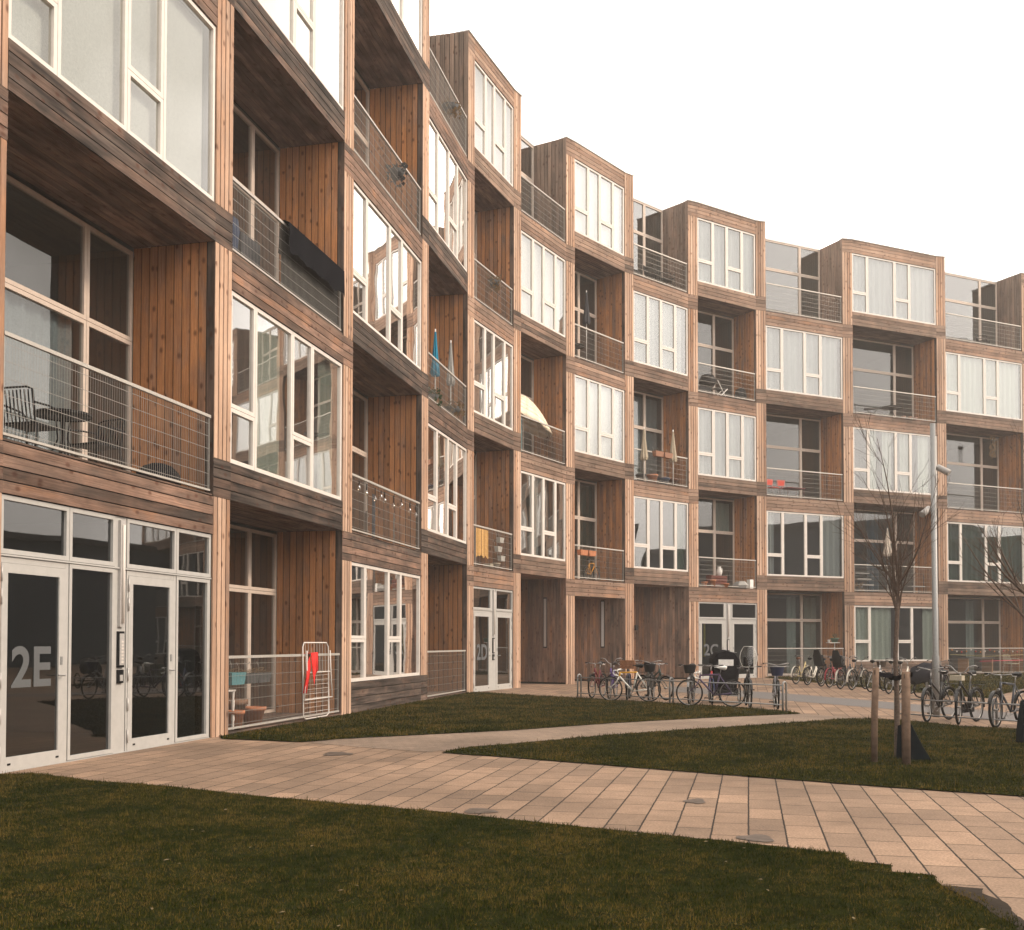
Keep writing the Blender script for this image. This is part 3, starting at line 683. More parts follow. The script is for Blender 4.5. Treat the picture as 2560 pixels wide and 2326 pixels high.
def bicycle(loc, heading, label, color=(.008, .008, .008), style='city', saddle='black', bars='city', fender=None, basket=None, seat=False, shield=False, steer=0., lean=0.,
            color2=None, rack=False, group='bicycles parked in the courtyard', s=.93, chaincase=False, tyre='tyre'):
    root = empty('bicycle', (loc[0], loc[1], .0), R(heading), label, 'bicycle', group); root.scale = (s, s, s)
    root.rotation_euler = (R(lean), 0, R(heading))
    r = .34; fx = 1.06
    P1 = paint(color); P2 = paint(color2) if color2 else P1
    ht, hb = Vector((.775, 0, .86 if style != 'race' else .80)), Vector((.815, 0, .67))
    bb = Vector((.44, 0, .285)); st = Vector((.30, 0, .80 if style != 'step' else .70)); sp = Vector((.265, 0, .97 if style != 'race' else .95))
    fr_ = MB()
    mi2 = 1
    if style in ('race', 'man'):
        fr_.tube([st+(ht-st)*0, Vector((.772, 0, ht.z-.02))], .021, 8); fr_.tube([hb+Vector((0, 0, .03)), bb], .023, 8, mi=mi2)
    elif style == 'step':
        fr_.tube([ht-Vector((0, 0, .07)), (.66, 0, .60), (.52, 0, .43), (.37, 0, .42)], .022, 8); fr_.tube([hb+Vector((0, 0, .02)), (.70, 0, .5), (.58, 0, .34), bb], .023, 8)
    else:
        fr_.tube([ht-Vector((0, 0, .06)), (.35, 0, .52)], .021, 8); fr_.tube([hb+Vector((0, 0, .03)), bb], .023, 8)
    fr_.tube([bb, st], .021, 8, mi=mi2)
    fr_.tube([hb, ht], .026, 8)
    for sgn in (-1, 1):
        fr_.tube([bb+Vector((0, .03*sgn, 0)), (0, .06*sgn, r)], .013, 6, mi=mi2); fr_.tube([st-Vector((0, -.015*sgn, .03)), (0, .06*sgn, r)], .011, 6, mi=mi2)
    fr_.build('frame', [P1, P2], root)
    st_ax = Matrix.Translation(Vector((.79, 0, .5))) @ Matrix.Rotation(steer, 4, 'Z') @ Matrix.Translation(-Vector((.79, 0, .5)))
    def fbuild(mb, name, mats, par=root):
        mb.xform(st_ax); return mb.build(name, mats, par)
    fk = MB()
    for sgn in (-1, 1): fk.tube([hb+Vector((.0, .03*sgn, 0)), (hb.x+.06, .055*sgn, hb.z-.14), (fx-.03, .055*sgn, r+.06), (fx, .055*sgn, r)], [.013, .012, .008, .007], 6)
    fk.tube([hb+Vector((0, -.04, 0)), hb+Vector((0, .04, 0))], .014, 6)
    fbuild(fk, 'fork', [P2 if color2 else P1])
    w = wheel(root, 0, r, 'rear_wheel', tyremat=tyre, tyre_r=.017 if style == 'race' else .024)
    wf = wheel(root, fx, r, 'front_wheel', tyremat=tyre, tyre_r=.017 if style == 'race' else .024)
    for o in (wf, wf.children[0]): o.data.transform(st_ax)
    hb_ = MB(); top = Vector((ht.x-.02, 0, ht.z+.13 if bars != 'drop' else ht.z+.06))
    hb_.tube([ht, top], .012, 6)
    gr_ = MB()
    if bars == 'city':
        top.z += .05; hb_.tube([top-Vector((0, 0, .05)), top], .012, 6)
        for sg in (-1, 1):
            hb_.tube([top, top+Vector((.05, .10*sg, .03)), top+Vector((0, .25*sg, .06)), top+Vector((-.12, .30*sg, .05))], .011, 6)
            gr_.tube([top+Vector((-.11, .298*sg, .05)), top+Vector((-.23, .31*sg, .035))], .016, 6)
    elif bars == 'flat':
        for sg in (-1, 1):
            hb_.tube([top, top+Vector((.03, .08*sg, .0)), top+Vector((0, .20*sg, .02))], .012, 6); gr_.tube([top+Vector((0, .19*sg, .02)), top+Vector((-.02, .31*sg, .02))], .016, 6)
    elif bars == 'high':
        for sg in (-1, 1):
            hb_.tube([top, top+Vector((.0, .07*sg, .02)), top+Vector((.03, .17*sg, .14)), top+Vector((-.02, .27*sg, .16)), top+Vector((-.12, .31*sg, .13))], .011, 6)
            gr_.tube([top+Vector((-.11, .31*sg, .13)), top+Vector((-.22, .32*sg, .11))], .016, 6)
    else:
        for sg in (-1, 1):
            gr_.tube([top+Vector((.05, 0, 0)), top+Vector((.06, .19*sg, .0)), top+Vector((.14, .2*sg, 0)), top+Vector((.17, .2*sg, -.06)), top+Vector((.12, .2*sg, -.13)), top+Vector((.02, .2*sg, -.14))], .015, 6)
    for sg in (-1, 1): hb_.tube([top+Vector((.04, .2*sg, .02)), top+Vector((.09, .24*sg, -.02)), top+Vector((.02, .29*sg, -.02))], .006, 4)
    fbuild(hb_, 'handlebar', [M['chrome']]); fbuild(gr_, 'grip', [M['black'] if bars != 'drop' else M['whitepl']])
    sa = MB(); sa.tube([st, sp], .013, 6, mi=1)
    sa.tube([sp+Vector((-.14, 0, .03)), sp+Vector((-.08, 0, .045)), sp+Vector((.02, 0, .035)), sp+Vector((.12, 0, .03)), sp+Vector((.17, 0, .022))], [.055, .085, .055, .028, .016], 8)
    for i, v in enumerate(sa.v):
        if v[2] > sp.z+.0 and i > 11: sa.v[i] = (v[0], v[1], sp.z+.035+(v[2]-sp.z-.035)*.42)
    sa.build('saddle', [M[saddle], M['chrome']], root)
    ck = MB(); n = 20
    ck.tube([(.44+math.cos(2*math.pi*i/n)*.09, -.05, .285+math.sin(2*math.pi*i/n)*.09) for i in range(n)], .006, 4, closed=True)
    for sg, a in ((-1, R(-50)), (1, R(130))):
        e_ = Vector((.44+.17*math.cos(a), .075*sg, .285+.17*math.sin(a))); ck.tube([(.44, .0, .285), (.44, .075*sg, .285), e_], .010, 5)
        ck.obox(e_+Vector((-.045, 0 if sg > 0 else -.1, -.012)), (.09, 0, 0), (0, .1, 0), (0, 0, .024), mi=1)
    ck.tube([(.44, -.05, .375), (0, -.05, r+.04)], .004, 4, mi=1); ck.tube([(.44, -.05, .195), (0, -.05, r-.04)], .004, 4, mi=1)
    ck.build('crank', [M['chrome'], M['black']], root)
    if chaincase:
        cc = MB(); cc.obox((-.02, -.075, .20), (.55, 0, .0), (0, 0, .17), (0, .03, 0)); cc.build('chain_guard', M['black'], root)
    if fender is not None:
        for cx, a0, a1, nm in ((0, 20, 190, 'rear_mudguard'), (fx, 20, 165, 'front_mudguard')):
            mb = MB(); prev = None; R1 = r+.022
            for i in range(15):
                a = R(a0+(a1-a0)*i/14); q = Vector((cx+math.cos(a)*R1, 0, r+math.sin(a)*R1))
                if prev is not None:
                    for (ya, yb, dz) in ((-.03, -.012, 0), (-.012, .012, .006), (.012, .03, 0)):
                        mb.face([(prev.x, ya, prev.z+dz), (prev.x, yb, prev.z+dz), (q.x, yb, q.z+dz), (q.x, ya, q.z+dz)])
                prev = q
            mb.tube([(cx, .05, r), (cx+math.cos(R(a1-25))*R1, .03, r+math.sin(R(a1-25))*R1)], .003, 4)
            if cx: fbuild(mb, nm, [paint(fender)])
            else: mb.build(nm, [paint(fender)], root)
    if rack or seat:
        mb = MB()
        for sg in (-1, 1): mb.tube([(.22, .05*sg, .76), (-.28, .06*sg, .74)], .006, 5); mb.tube([(-.2, .06*sg, .74), (0, .07*sg, r)], .005, 5)
        for x in (-.28, -.15, .0, .12): mb.tube([(x, -.06, .745), (x, .06, .745)], .005, 4)
        mb.build('luggage_rack', M['black'] if not color2 else M['chrome'], root)
    if seat:
        mb = MB(); pts = [(.18, .80), (.0, .78), (-.16, .80), (-.24, .95), (-.30, 1.15), (-.36, 1.34)]; ws = [.10, .16, .17, .16, .15, .09]
        for i in range(5):
            (xa, za), (xb, zb) = pts[i], pts[i+1]; wa, wb_ = ws[i], ws[i+1]
            mb.face([(xa, -wa, za), (xa, wa, za), (xb, wb_, zb), (xb, -wb_, zb)]); mb.face([(xa-.03, -wa, za-.04), (xb-.04, -wb_, zb-.01), (xb-.04, wb_, zb-.01), (xa-.03, wa, za-.04)])
            for sg in (-1, 1): mb.face([(xa, sg*wa, za), (xb, sg*wb_, zb), (xb-.04, sg*wb_, zb-.01), (xa-.03, sg*wa, za-.04)])
            for sg in (-1, 1):
                if 1 <= i <= 3: mb.face([(xa, sg*wa, za), (xb, sg*wb_, zb), (xb+.13, sg*wb_*1.02, zb+.02), (xa+.13, sg*wa*1.02, za+.06)])
        for sg in (-1, 1): mb.tube([(.05, sg*.16, .8), (.14, sg*.15, .55), (.16, sg*.14, .48)], .03, 6)
        mb.build('child_seat', M['black'], root)
    if basket:
        mb = MB(); kind = basket; bx = fx-.16 if kind != 'crate' else fx-.2; bz = .80 if kind != 'crate' else .88
        if kind == 'crate':
            for i in range(3): 
                for (x0, x1, y0, y1) in ((bx-.15, bx+.15, -.2, -.185), (bx-.15, bx+.15, .185, .2), (bx-.15, bx-.135, -.185, .185), (bx+.135, bx+.15, -.185, .185)):
                    mb.box(x0, x1, y0, y1, bz+i*.075, bz+i*.075+.068)
            mb.box(bx-.15, bx+.15, -.2, .2, bz-.012, bz-.001); mt = M['crate']
        else:
            prof = [(.125, 0), (.14, .06), (.155, .13), (.168, .2), (.172, .215), (.16, .215), (.15, .16), (.13, .03), (.0, .02)]
            mb.lathe(prof, (bx, 0, bz), 20); mb.lathe([(.0, 0), (.125, 0)], (bx, 0, bz), 20)
            st_ = len(mb.v)
            for i in range(st_): v = mb.v[i]; mb.v[i] = (bx+(v[0]-bx)*.85, v[1]*1.0, v[2])
            mt = {'wicker': M['wicker'], 'black': M['black'], 'blue': paint((.015, .02, .05), .8)}[kind]
        bo = fbuild(mb, 'basket', [mt])
        if kind == 'blue':
            rm = MB(); n = 24; rm.tube([(bx+math.cos(2*math.pi*i/n)*.16, math.sin(2*math.pi*i/n)*.22, bz+.22) for i in range(n)], .008, 5, closed=True)
            rm.xform(st_ax); rm.build('basket_rim', M['chrome'], bo)
    if shield:
        mb = MB(); n = 10; m_ = 8
        def sp_(i, j):
            a = -1+2*i/n; b = j/m_; wdt = .21*math.sin(math.pi*min(1, .18+b*.72))**.6; return (fx-.33+.12*(1-a*a)-b*.09, a*wdt, 1.0+b*.5)
        for i in range(n):
            for j in range(m_): mb.face([sp_(i, j), sp_(i+1, j), sp_(i+1, j+1), sp_(i, j+1)], smooth=True)
        fbuild(mb, 'windscreen', [M['clear']])
        ed = MB(); ed.tube([sp_(0, j) for j in range(m_+1)]+[sp_(i, m_) for i in range(1, n)]+[sp_(n, j) for j in range(m_, -1, -1)], .006, 5); fbuild(ed, 'windscreen_edge', [M['whitepl']])
        sb = MB(); sb.obox((fx-.46, -.12, .93), (.16, 0, 0), (0, .24, 0), (0, 0, .05)); sb.obox((fx-.47, -.12, .95), (.03, 0, 0), (0, .24, 0), (0, 0, .28)); fbuild(sb, 'front_child_seat', [M['blackfab']])
    lt = MB(); lt.tube([(fx-.19, 0, .72), (fx-.13, 0, .72)], .024, 8); fbuild(lt, 'headlight', [M['chrome']])
    return root

G1 = 'bicycles in the rack by the passages'; G2_ = 'bicycles in the rack before the number 2C doors'; G3 = 'bicycles lined up along the far lawn'; G4 = 'bicycles in the rack behind the staked tree'
def toward(fx_, fy, rx, ry):
    h = math.degrees(math.atan2(fy-ry, fx_-rx)); c = math.radians(h); return (fx_-1.06*math.cos(c), fy-1.06*math.sin(c)), h
def put(front, heading, label, **k):
    c = R(heading); s = k.get('s', .93); return bicycle((front[0]-1.06*s*math.cos(c), front[1]-1.06*s*math.sin(c)), heading, label, **k)
put((2.12, 28.3), -112, 'dark red city bicycle at the left end of the rack, flat handlebar', color=(.13, .012, .02), bars='flat', group=G1, rack=True, fender=(.01, .01, .01))
put((2.5, 27.0), 158, 'yellow framed racing bicycle with white lower tubes leaning side on against the rack', color=(.72, .36, .02), color2=(.70, .68, .62), style='race', bars='drop', group=G1, lean=-4)
put((2.55, 28.0), -105, 'purple bicycle with chrome high handlebar behind the yellow racing bicycle', color=(.06, .03, .16), bars='high', group=G1, rack=True)
put((2.95, 27.35), -100, 'city bicycle carrying a brown wooden crate on its front', color=(.02, .03, .07), bars='city', basket='crate', group=G1, fender=(.01, .01, .01))
put((3.45, 26.85), -103, 'black bicycle with a deep black front basket and silver bell dome', color=(0.007, 0.007, 0.007), bars='city', basket='black', group=G1, fender=(.01, .01, .01), rack=True)
put((3.95, 27.4), -60, 'dark green bicycle half hidden behind the black basket bicycle', color=(.02, .045, .04), bars='flat', group=G1, fender=(.01, .01, .01), rack=True)
put((4.15, 24.95), 162, 'dark purple racing bicycle with white saddle and white drop handlebar, side on', color=(.05, .02, .06), color2=(.06, .04, .09), style='race', saddle='whitepl', bars='drop', group=G2_, lean=-4)
put((4.25, 25.6), -105, 'black bicycle with wire front basket behind the white saddle racing bicycle', color=(0.009, 0.009, 0.009), basket='black', bars='flat', group=G2_, fender=(.3, .3, .3))
put((4.75, 25.35), -98, 'red and blue tandem child bicycle between the racing bicycle and the black hooded trailer', color=(.35, .02, .02), color2=(.04, .06, .16), bars='flat', group=G2_, saddle='black')
put((5.40, 24.2), -97, 'dark bicycle facing the camera with a tall clear windscreen on its handlebar', color=(0.009, 0.009, 0.010), bars='flat', shield=True, group=G2_, fender=(.01, .01, .01), tyre='tyre')
put((5.90, 23.7), -100, 'bicycle with a dark blue front basket bag at the right end of the rack', color=(.25, .25, .27), bars='city', basket='blue', group=G2_, fender=(.01, .01, .01))
# hooded cargo trike
def cargo():
    t = empty('cargo_bicycle', (5.25, 26.4, 0), R(-95), 'three wheeled cargo bicycle with a black rain hood in front of the 2C doors', 'cargo bike'); t.scale = (.9, .9, .9)
    mb = MB(); prof = [(-.30, .42), (-.36, .75), (-.38, 1.0), (-.36, 1.22), (-.24, 1.38), (0, 1.45), (.24, 1.38), (.36, 1.22), (.38, 1.0), (.36, .75), (.30, .42)]
    xs = [-.42, -.38, -.1, .2, .40, .44]; sc2 = [.9, 1, 1, 1, .97, .86]
    for i in range(len(xs)-1):
        for j in range(len(prof)-1):
            a, b = prof[j], prof[j+1]
            mb.face([(xs[i], a[0]*sc2[i], .42+(a[1]-.42)*sc2[i]), (xs[i], b[0]*sc2[i], .42+(b[1]-.42)*sc2[i]), (xs[i+1], b[0]*sc2[i+1], .42+(b[1]-.42)*sc2[i+1]), (xs[i+1], a[0]*sc2[i+1], .42+(a[1]-.42)*sc2[i+1])], smooth=True)
    for i in (0, -1): mb.face([(xs[i], q[0]*sc2[i], .42+(q[1]-.42)*sc2[i]) for q in prof])
    mb.build('rain_hood', M['blackfab'], t)
    w = MB(); w.obox((.446, -.2, 1.02), (.004, 0, 0), (0, .4, 0), (0, 0, .17)); w.build('hood_window', M['whitepl'], t)
    bx = MB(); bx.box(-.4, .42, -.31, .31, .22, .415); bx.build('cargo_box', M['black'], t)
    for sg in (-1, 1):
        ww = wheel(t, 0.05, .26, 'front_wheel'); ww.location = (0, sg*.40, 0)
    wheel(t, -1.15, .3, 'rear_wheel')
    fm = MB(); fm.tube([(-.4, 0, .3), (-.8, 0, .32), (-1.15, .05, .3)], .02, 6); fm.tube([(-.78, 0, .3), (-.9, 0, .95)], .016, 6); fm.tube([(-.45, -.3, 1.05), (-.5, -.3, 1.12), (-.5, .3, 1.12), (-.45, .3, 1.05)], .012, 6)
    fm.build('frame', M['black'], t)
    sd_ = MB(); sd_.tube([(-1.05, 0, .98), (-.95, 0, .99), (-.8, 0, .975)], [.06, .08, .02], 8); sd_.build('saddle', M['black'], t)
cargo()
# far line
W_ = (.62, .58, .5)
far = [((10.16, 38.2), 48, 'white step through bicycle at the left end of the line by the far lawn', dict(color=(.45, .36, .18), style='step', fender=W_, bars='city', saddle='brown')),
 ((10.32, 37.28), 48, 'white framed bicycle with slanted frame next to the first white one', dict(color=W_, style='step', fender=(.01, .01, .01), bars='flat')),
 ((10.47, 36.15), 48, 'black bicycle with a tall black child seat, left of the two with seats', dict(color=(0.009, 0.009, 0.009), seat=True, bars='city', fender=(.01, .01, .01))),
 ((10.5, 35.3), 48, 'red rimmed bicycle between the two child seats', dict(color=(.28, .02, .03), bars='city', fender=(.25, .02, .03))),
 ((10.52, 34.2), 48, 'black bicycle with tall child seat and pale mudguard, right of the two with seats', dict(seat=True, color=(.02, .025, .03), fender=W_, bars='city')),
 ((10.63, 33.4), 48, 'dark bicycle with white mudguard in the middle of the far line', dict(color=(0.009, 0.009, 0.009), fender=W_, bars='high', rack=True)),
 ((10.77, 32.1), 48, 'silver mountain bicycle with round wicker basket', dict(color=(.5, .5, .5), bars='flat', basket='wicker')),
 ((10.94, 31.0), 48, 'black roadster bicycle seen between the two tree stakes', dict(color=(0.009, 0.009, 0.009), bars='city', rack=True)),
 ((10.95, 30.3), 48, 'white tyred bicycle just left of the young tree trunk', dict(color=W_, style='step', bars='high', fender=(.3, .3, .3))),
 ((11.35, 28.9), 48, 'green bicycle right of the young tree trunk behind the lamp post', dict(color=(.03, .12, .05), bars='city', fender=(.4, .4, .4)))]
for fp, h, lb, kw in far: bicycle(fp, h, lb, group=G3, **kw)
put((7.70, 19.95), 222, 'black city bicycle with chrome handlebar nearest the young tree in the right rack', color=(0.007, 0.007, 0.008), bars='city', fender=(.01, .01, .01), group=G4, rack=True, steer=.2)
put((8.05, 19.42), 225, 'black roadster bicycle with beige handlebar bag and swept chrome handlebar', color=(0.006, 0.006, 0.006), bars='high', fender=(.01, .01, .01), group=G4, rack=True, chaincase=True, steer=.25)
put((8.38, 18.62), 215, 'dark grey trekking bicycle with black flat handlebar at the right of the rack', color=(.03, .035, .045), style='man', bars='flat', fender=(.01, .01, .01), group=G4, steer=.2)
put((8.95, 18.1), 222, 'black bicycle cut off by the right picture edge', color=(0.009, 0.009, 0.009), bars='city', fender=(.01, .01, .01), group=G4, rack=True)
bg_ = MB(); bg_.box(-.07, .07, -.11, .11, 0, .09); o = bg_.build('handlebar_bag', simple('beige_bag', (.38, .33, .25), .7)); o.location = (8.12, 19.47, .80); o.rotation_euler = (0, 0, R(225))
tag(o, 'beige handlebar bag on the black roadster bicycle', 'bag')
# bike trailer
mb = MB(); mb.tube([(-.5, 0, .45), (-.35, 0, .62), (0, 0, .72), (.3, 0, .7), (.55, 0, .5)], [.12, .24, .27, .25, .1], 6); mb.tube([(.1, -.36, .25), (.1, .36, .25)], .02, 6, mi=1)
for sg in (-1, 1): mb.tube([(.1+math.cos(6.283*i/20)*.22, sg*.37, .24+math.sin(6.283*i/20)*.22) for i in range(20)], .02, 5, closed=True, mi=1)
o = mb.build('bicycle_trailer', [simple('grey_tarp', (.018, .018, .022), .95, bump=.3, spec=.05), M['tyre']]); o.location = (11.0, 28.3, 0); o.rotation_euler = (0, 0, R(20))
tag(o, 'grey covered bicycle trailer behind the lamp post', 'trailer')

# bike racks -----------------------------------------------------------------
def rack(p0, p1, n, h, label):
    root = empty('bike_rack', (p0[0], p0[1], 0), math.atan2(p1[1]-p0[1], p1[0]-p0[0]), label, 'bike rack', 'tubular bike racks')
    L_ = math.hypot(p1[0]-p0[0], p1[1]-p0[1])
    a = MB(); a.tube([(0, 0, h), (L_, 0, h)], .014, 8); a.tube([(0, 0, .14), (L_, 0, .14)], .014, 8); a.build('rail', M['galv'], root)
    for i in range(n):
        x = L_*i/(n-1); b = MB(); b.tube([(x, 0, 0), (x, 0, h+.02), (x, .02, h+.06), (x, .06, h+.075), (x, .10, h+.06), (x, .12, h+.02), (x, .12, 0)], .021, 8); b.build('post', M['galv'], root)
rack((1.74, 28.3), (5.85, 23.07), 3, .56, 'long galvanised bike rack in front of the passages and 2C doors')
rack((7.3, 20.35), (9.6, 17.2), 3, .42, 'galvanised bike rack at the edge of the lawn behind the young tree')

# lamp post ---------------------------------------------------------------------
lp = empty('lamp_post', (8.49, 21.38, 0), 0, 'tall galvanised lamp post with two small spotlights', 'lamp post')
mb = MB(); mb.tube([(0, 0, 0), (0, 0, 1.2), (0, 0, 1.25), (-.02, 0, 5.9)], [.07, .07, .058, .052], 14); mb.build('pole', M['galv'], lp)
for (x, z, d) in ((.17, 4.97, (.13, -.10, -.10)), (-.17, 4.13, (-.14, -.10, -.10))):
    s_ = MB(); c = Vector((x, 0, z)); d = Vector(d); s_.tube([c-d*.7, c-d*.6, c+d*.8, c+d*.82], [.04, .062, .066, .058], 14); o = s_.build('spotlight', simple('pale_grey_lamp', (.33, .31, .29), .5), lp)
    b = MB(); b.tube([(0, 0, z+.05), (x*.7, 0, z+.05)], .014, 6); b.build('bracket', M['galv'], o)

# trees ------------------------------------------------------------------------
M['bark'] = simple('bark', (.10, .072, .056), .9, var=.35, scale=40, bump=.6)
M['twig'] = simple('twig_bark', (.095, .066, .05), .85, var=.25, scale=30)
M['stake'] = simple('round_timber_stake', (.145, .095, .066), .85, var=.3, scale=14, bump=.5)
def limb(mb, rg, p, d, length, r0, depth, curl=.25, up=.25, n=8, kids=(4, 7), sub=.55, spread=38):
    pts = [p]; rs_ = [r0]; q = p.copy(); dd = d.normalized()
    for i in range(n):
        dd = (dd+Vector((rg.uniform(-1, 1), rg.uniform(-1, 1), rg.uniform(-.4, .6)))*curl*.4+Vector((0, 0, up*.15))).normalized()
        q = q+dd*length/n; pts.append(q.copy()); rs_.append(max(.0019, r0*(1-.84*(i+1)/n)))
    mb.tube(pts, rs_, 6 if r0 > .015 else 4)
    if depth <= 0: return
    for j in range(rg.randint(*kids)):
        t = rg.uniform(.22, .97); i = min(n-1, int(t*n)); a = (pts[i+1]-pts[i]).normalized()
        side = a.orthogonal().normalized(); side.rotate(Matrix.Rotation(rg.uniform(0, 6.283), 3, a)); ang = R(rg.uniform(spread*.55, spread*1.25))
        nd = a*math.cos(ang)+side*math.sin(ang)
        limb(mb, rg, pts[i].copy(), nd, length*sub*rg.uniform(.6, 1.15)*(1.15-t*.5), rs_[i]*.6, depth-1, curl, up, max(4, n-2), kids, sub, spread)
def tree(loc, h0, label, seed, r=.05, limbs=9, llen=2.3, tilt=(10, 34), depth=2, leader=2.6, kids=(4, 7), group=None):
    rg = random.Random(seed); root = empty('bare_tree', (loc[0], loc[1], 0), 0, label, 'tree', group)
    tr = MB(); tr.tube([(0, 0, -.02), (0, 0, .05), (.01, 0, h0*.35), (-.005, .01, h0*.7), (.02, 0, h0), (.03, 0, h0+.5)], [r*1.35, r*1.1, r, r*.9, r*.85, r*.55], 12); tr.build('trunk', M['bark'], root)
    cr = MB()
    limb(cr, rg, Vector((.03, 0, h0+.4)), Vector((-.06, 0, 1)), leader, r*.55, depth, .16, .3, 10, kids)
    for i in range(limbs):
        z = h0-.1+rg.uniform(0, 1)*.75; a = 2.4*i+rg.uniform(-.3, .3); t = R(rg.uniform(*tilt))
        limb(cr, rg, Vector((.02, 0, z)), Vector((math.sin(t)*math.cos(a), math.sin(t)*math.sin(a), math.cos(t))), llen*rg.uniform(.6, 1.05), r*.42, depth, .2, .3, 9, kids)
    cr.build('branches', M['twig'], root); return root
tree((4.95, 13.75), 1.86, 'bare young tree with upswept branches held between two wooden stakes', 11, r=.032, limbs=15, llen=1.35, tilt=(12, 40), depth=2, leader=1.9, kids=(4, 6))
tree((7.85, 15.9), 1.4, 'bare tree at the right picture edge with long arching branches', 23, r=.06, limbs=11, llen=2.1, tilt=(35, 66), depth=2, leader=2.6, kids=(4, 6))
for i, (x, y, top, lb) in enumerate(((4.47, 13.2, 1.17, 'slim wooden stake left of the young tree'), (4.775, 12.95, 1.13, 'thick wooden stake in front of the young tree'))):
    mb = MB(); rr = .04 if i == 0 else .051
    mb.tube([(0, 0, -.05), (.01*(1 if i == 0 else 0), 0, top*.5), (.03 if i == 0 else .005, 0, top), (.03 if i == 0 else .005, 0, top+.004)], [rr, rr*1.02, rr, rr*.6], 12); o = mb.build('tree_stake', M['stake']); o.location = (x, y, 0)
    tag(o, lb, 'stake', 'wooden stakes at the young tree')
mb = MB()
def strap(a, b, sag, w=.055):
    a, b = Vector(a), Vector(b); n = 8; pts = [a+(b-a)*i/n+Vector((0, 0, -sag*math.sin(math.pi*i/n))) for i in range(n+1)]
    for i in range(n):
        p_, q = pts[i], pts[i+1]; mb.obox(p_-Vector((0, 0, w/2)), q-p_, Vector((0, 0, w)), Vector((0, .012, 0)))
strap((4.47, 13.15, 1.12), (4.90, 13.70, 1.06), .015); strap((4.96, 13.70, 1.04), (4.84, 12.90, 1.10), .01); strap((4.88, 13.69, 1.03), (4.74, 12.89, 1.08), .01)
mb.tube([(4.93+math.cos(6.283*i/14)*.048, 13.75+math.sin(6.283*i/14)*.048, 1.03) for i in range(14)], .03, 6, closed=True)
tag(mb.build('tree_strap', M['blackfab']), 'black webbing strap tying the young tree to its stakes', 'strap')
M['teal'] = simple('dark_teal_tarpaulin', (.003, .006, .008), .85, var=.3, scale=8, spec=.03)
mb = MB(); prof = [(0, .0), (.0, .52)]
P_ = lambda x, y, z: (x, y, z)
secs = [(.0, .46, .055), (.06, .44, .075), (.13, .30, .07), (.20, .16, .05), (.29, .012, .012)]
for i in range(len(secs)-1):
    (x0, h0, w0), (x1, h1, w1) = secs[i], secs[i+1]
    for s in (-1, 1): mb.face([(x0, s*w0, 0), (x1, s*w1, 0), (x1, s*w1*.25, h1), (x0, s*w0*.25, h0)], smooth=True)
    mb.face([(x0, -w0*.25, h0), (x1, -w1*.25, h1), (x1, w1*.25, h1), (x0, w0*.25, h0)], smooth=True)
mb.face([(0, -.055, 0), (0, .055, 0), (0, .014, .46), (0, -.014, .46)])
mb.face([(-.12, -.05, 0), (.0, -.055, 0), (.0, -.014, .46), (-.1, -.012, .42)]); mb.face([(-.12, .05, 0), (-.1, .012, .42), (.0, .014, .46), (.0, .055, 0)]); mb.face([(-.12, -.05, 0), (-.1, -.012, .42), (-.1, .012, .42), (-.12, .05, 0)])
o = mb.build('watering_bag', M['teal']); o.location = (5.0, 13.55, 0.01); o.rotation_euler = (0, 0, R(-28)); tag(o, 'dark teal tree watering bag slumped behind the thick stake', 'bag', 'watering bags')
mb = MB(); mb.lathe([(.10, 0), (.12, .03), (.11, .2), (.085, .4), (.05, .62), (.0, .64)], n=14, star=.05); o = mb.build('watering_bag', M['teal']); o.location = (7.55, 15.75, 0.01); tag(o, 'dark watering bag around the trunk at the right picture edge', 'bag', 'watering bags')

# ================================================================== things on the balconies and behind the glass
def put_obj(o, k, t, d, z, rot=0):
    f = bay[k]; o.location = f.P(t, d, z); o.rotation_euler = (0, 0, f.ang+rot); return o
def FL(r): return LV[r]+(.04 if r else .04)
TC = simple('terracotta', (.42, .17, .085), .8, var=.15, scale=20); TQ = simple('turquoise_enamel', (.09, .22, .24), .5); GP = simple('grey_planter', (.07, .07, .07), .7)
SOILM = M['soil']; RED = simple('red_plastic', (.55, .07, .045), .5); CLOTHR = simple('red_cloth', (.62, .03, .025), .85)
def pot(k, t, d, z, r, h, label, mat=TC, rim=True, group='flower pots on the balconies', plant=None):
    mb = MB(); prof = [(0, 0), (r*.68, 0), (r*.95, h*.8)]+([(r*1.06, h*.8), (r*1.08, h), (r*.95, h), (r*.9, h*.85), (0, h*.85)] if rim else [(r, h), (r*.9, h), (r*.85, h*.85), (0, h*.85)])
    mb.lathe(prof, n=18); o = mb.build('flower_pot', mat); put_obj(o, k, t, d, z); tag(o, label, 'flower pot', group)
    if plant:
        n, hh, m_ = plant; pm = MB()
        for i in range(n):
            a = rnd.uniform(0, 6.28); l_ = hh*rnd.uniform(.5, 1); q = Vector((math.cos(a)*l_*.5, math.sin(a)*l_*.5, h*.85+l_*.8)); pm.tube([(0, 0, h*.8), q*.6+Vector((0, 0, h*.4)), q], .004, 3)
            for j in range(4):
                c = q*rnd.uniform(.6, 1)+Vector((rnd.uniform(-.05, .05), rnd.uniform(-.05, .05), h*.2)); s = rnd.uniform(.02, .045)
                pm.face([c+Vector((-s, 0, 0)), c+Vector((0, -s*.5, s*.3)), c+Vector((s, 0, s*.2)), c+Vector((0, s*.5, -s*.1))])
        pm.build('plant', m_, o)
    return o
GRN = simple('balcony_plant', (.05, .08, .03), .7, var=.4, scale=40); DRY = simple('dry_plant', (.20, .13, .07), .8, var=.4, scale=40)
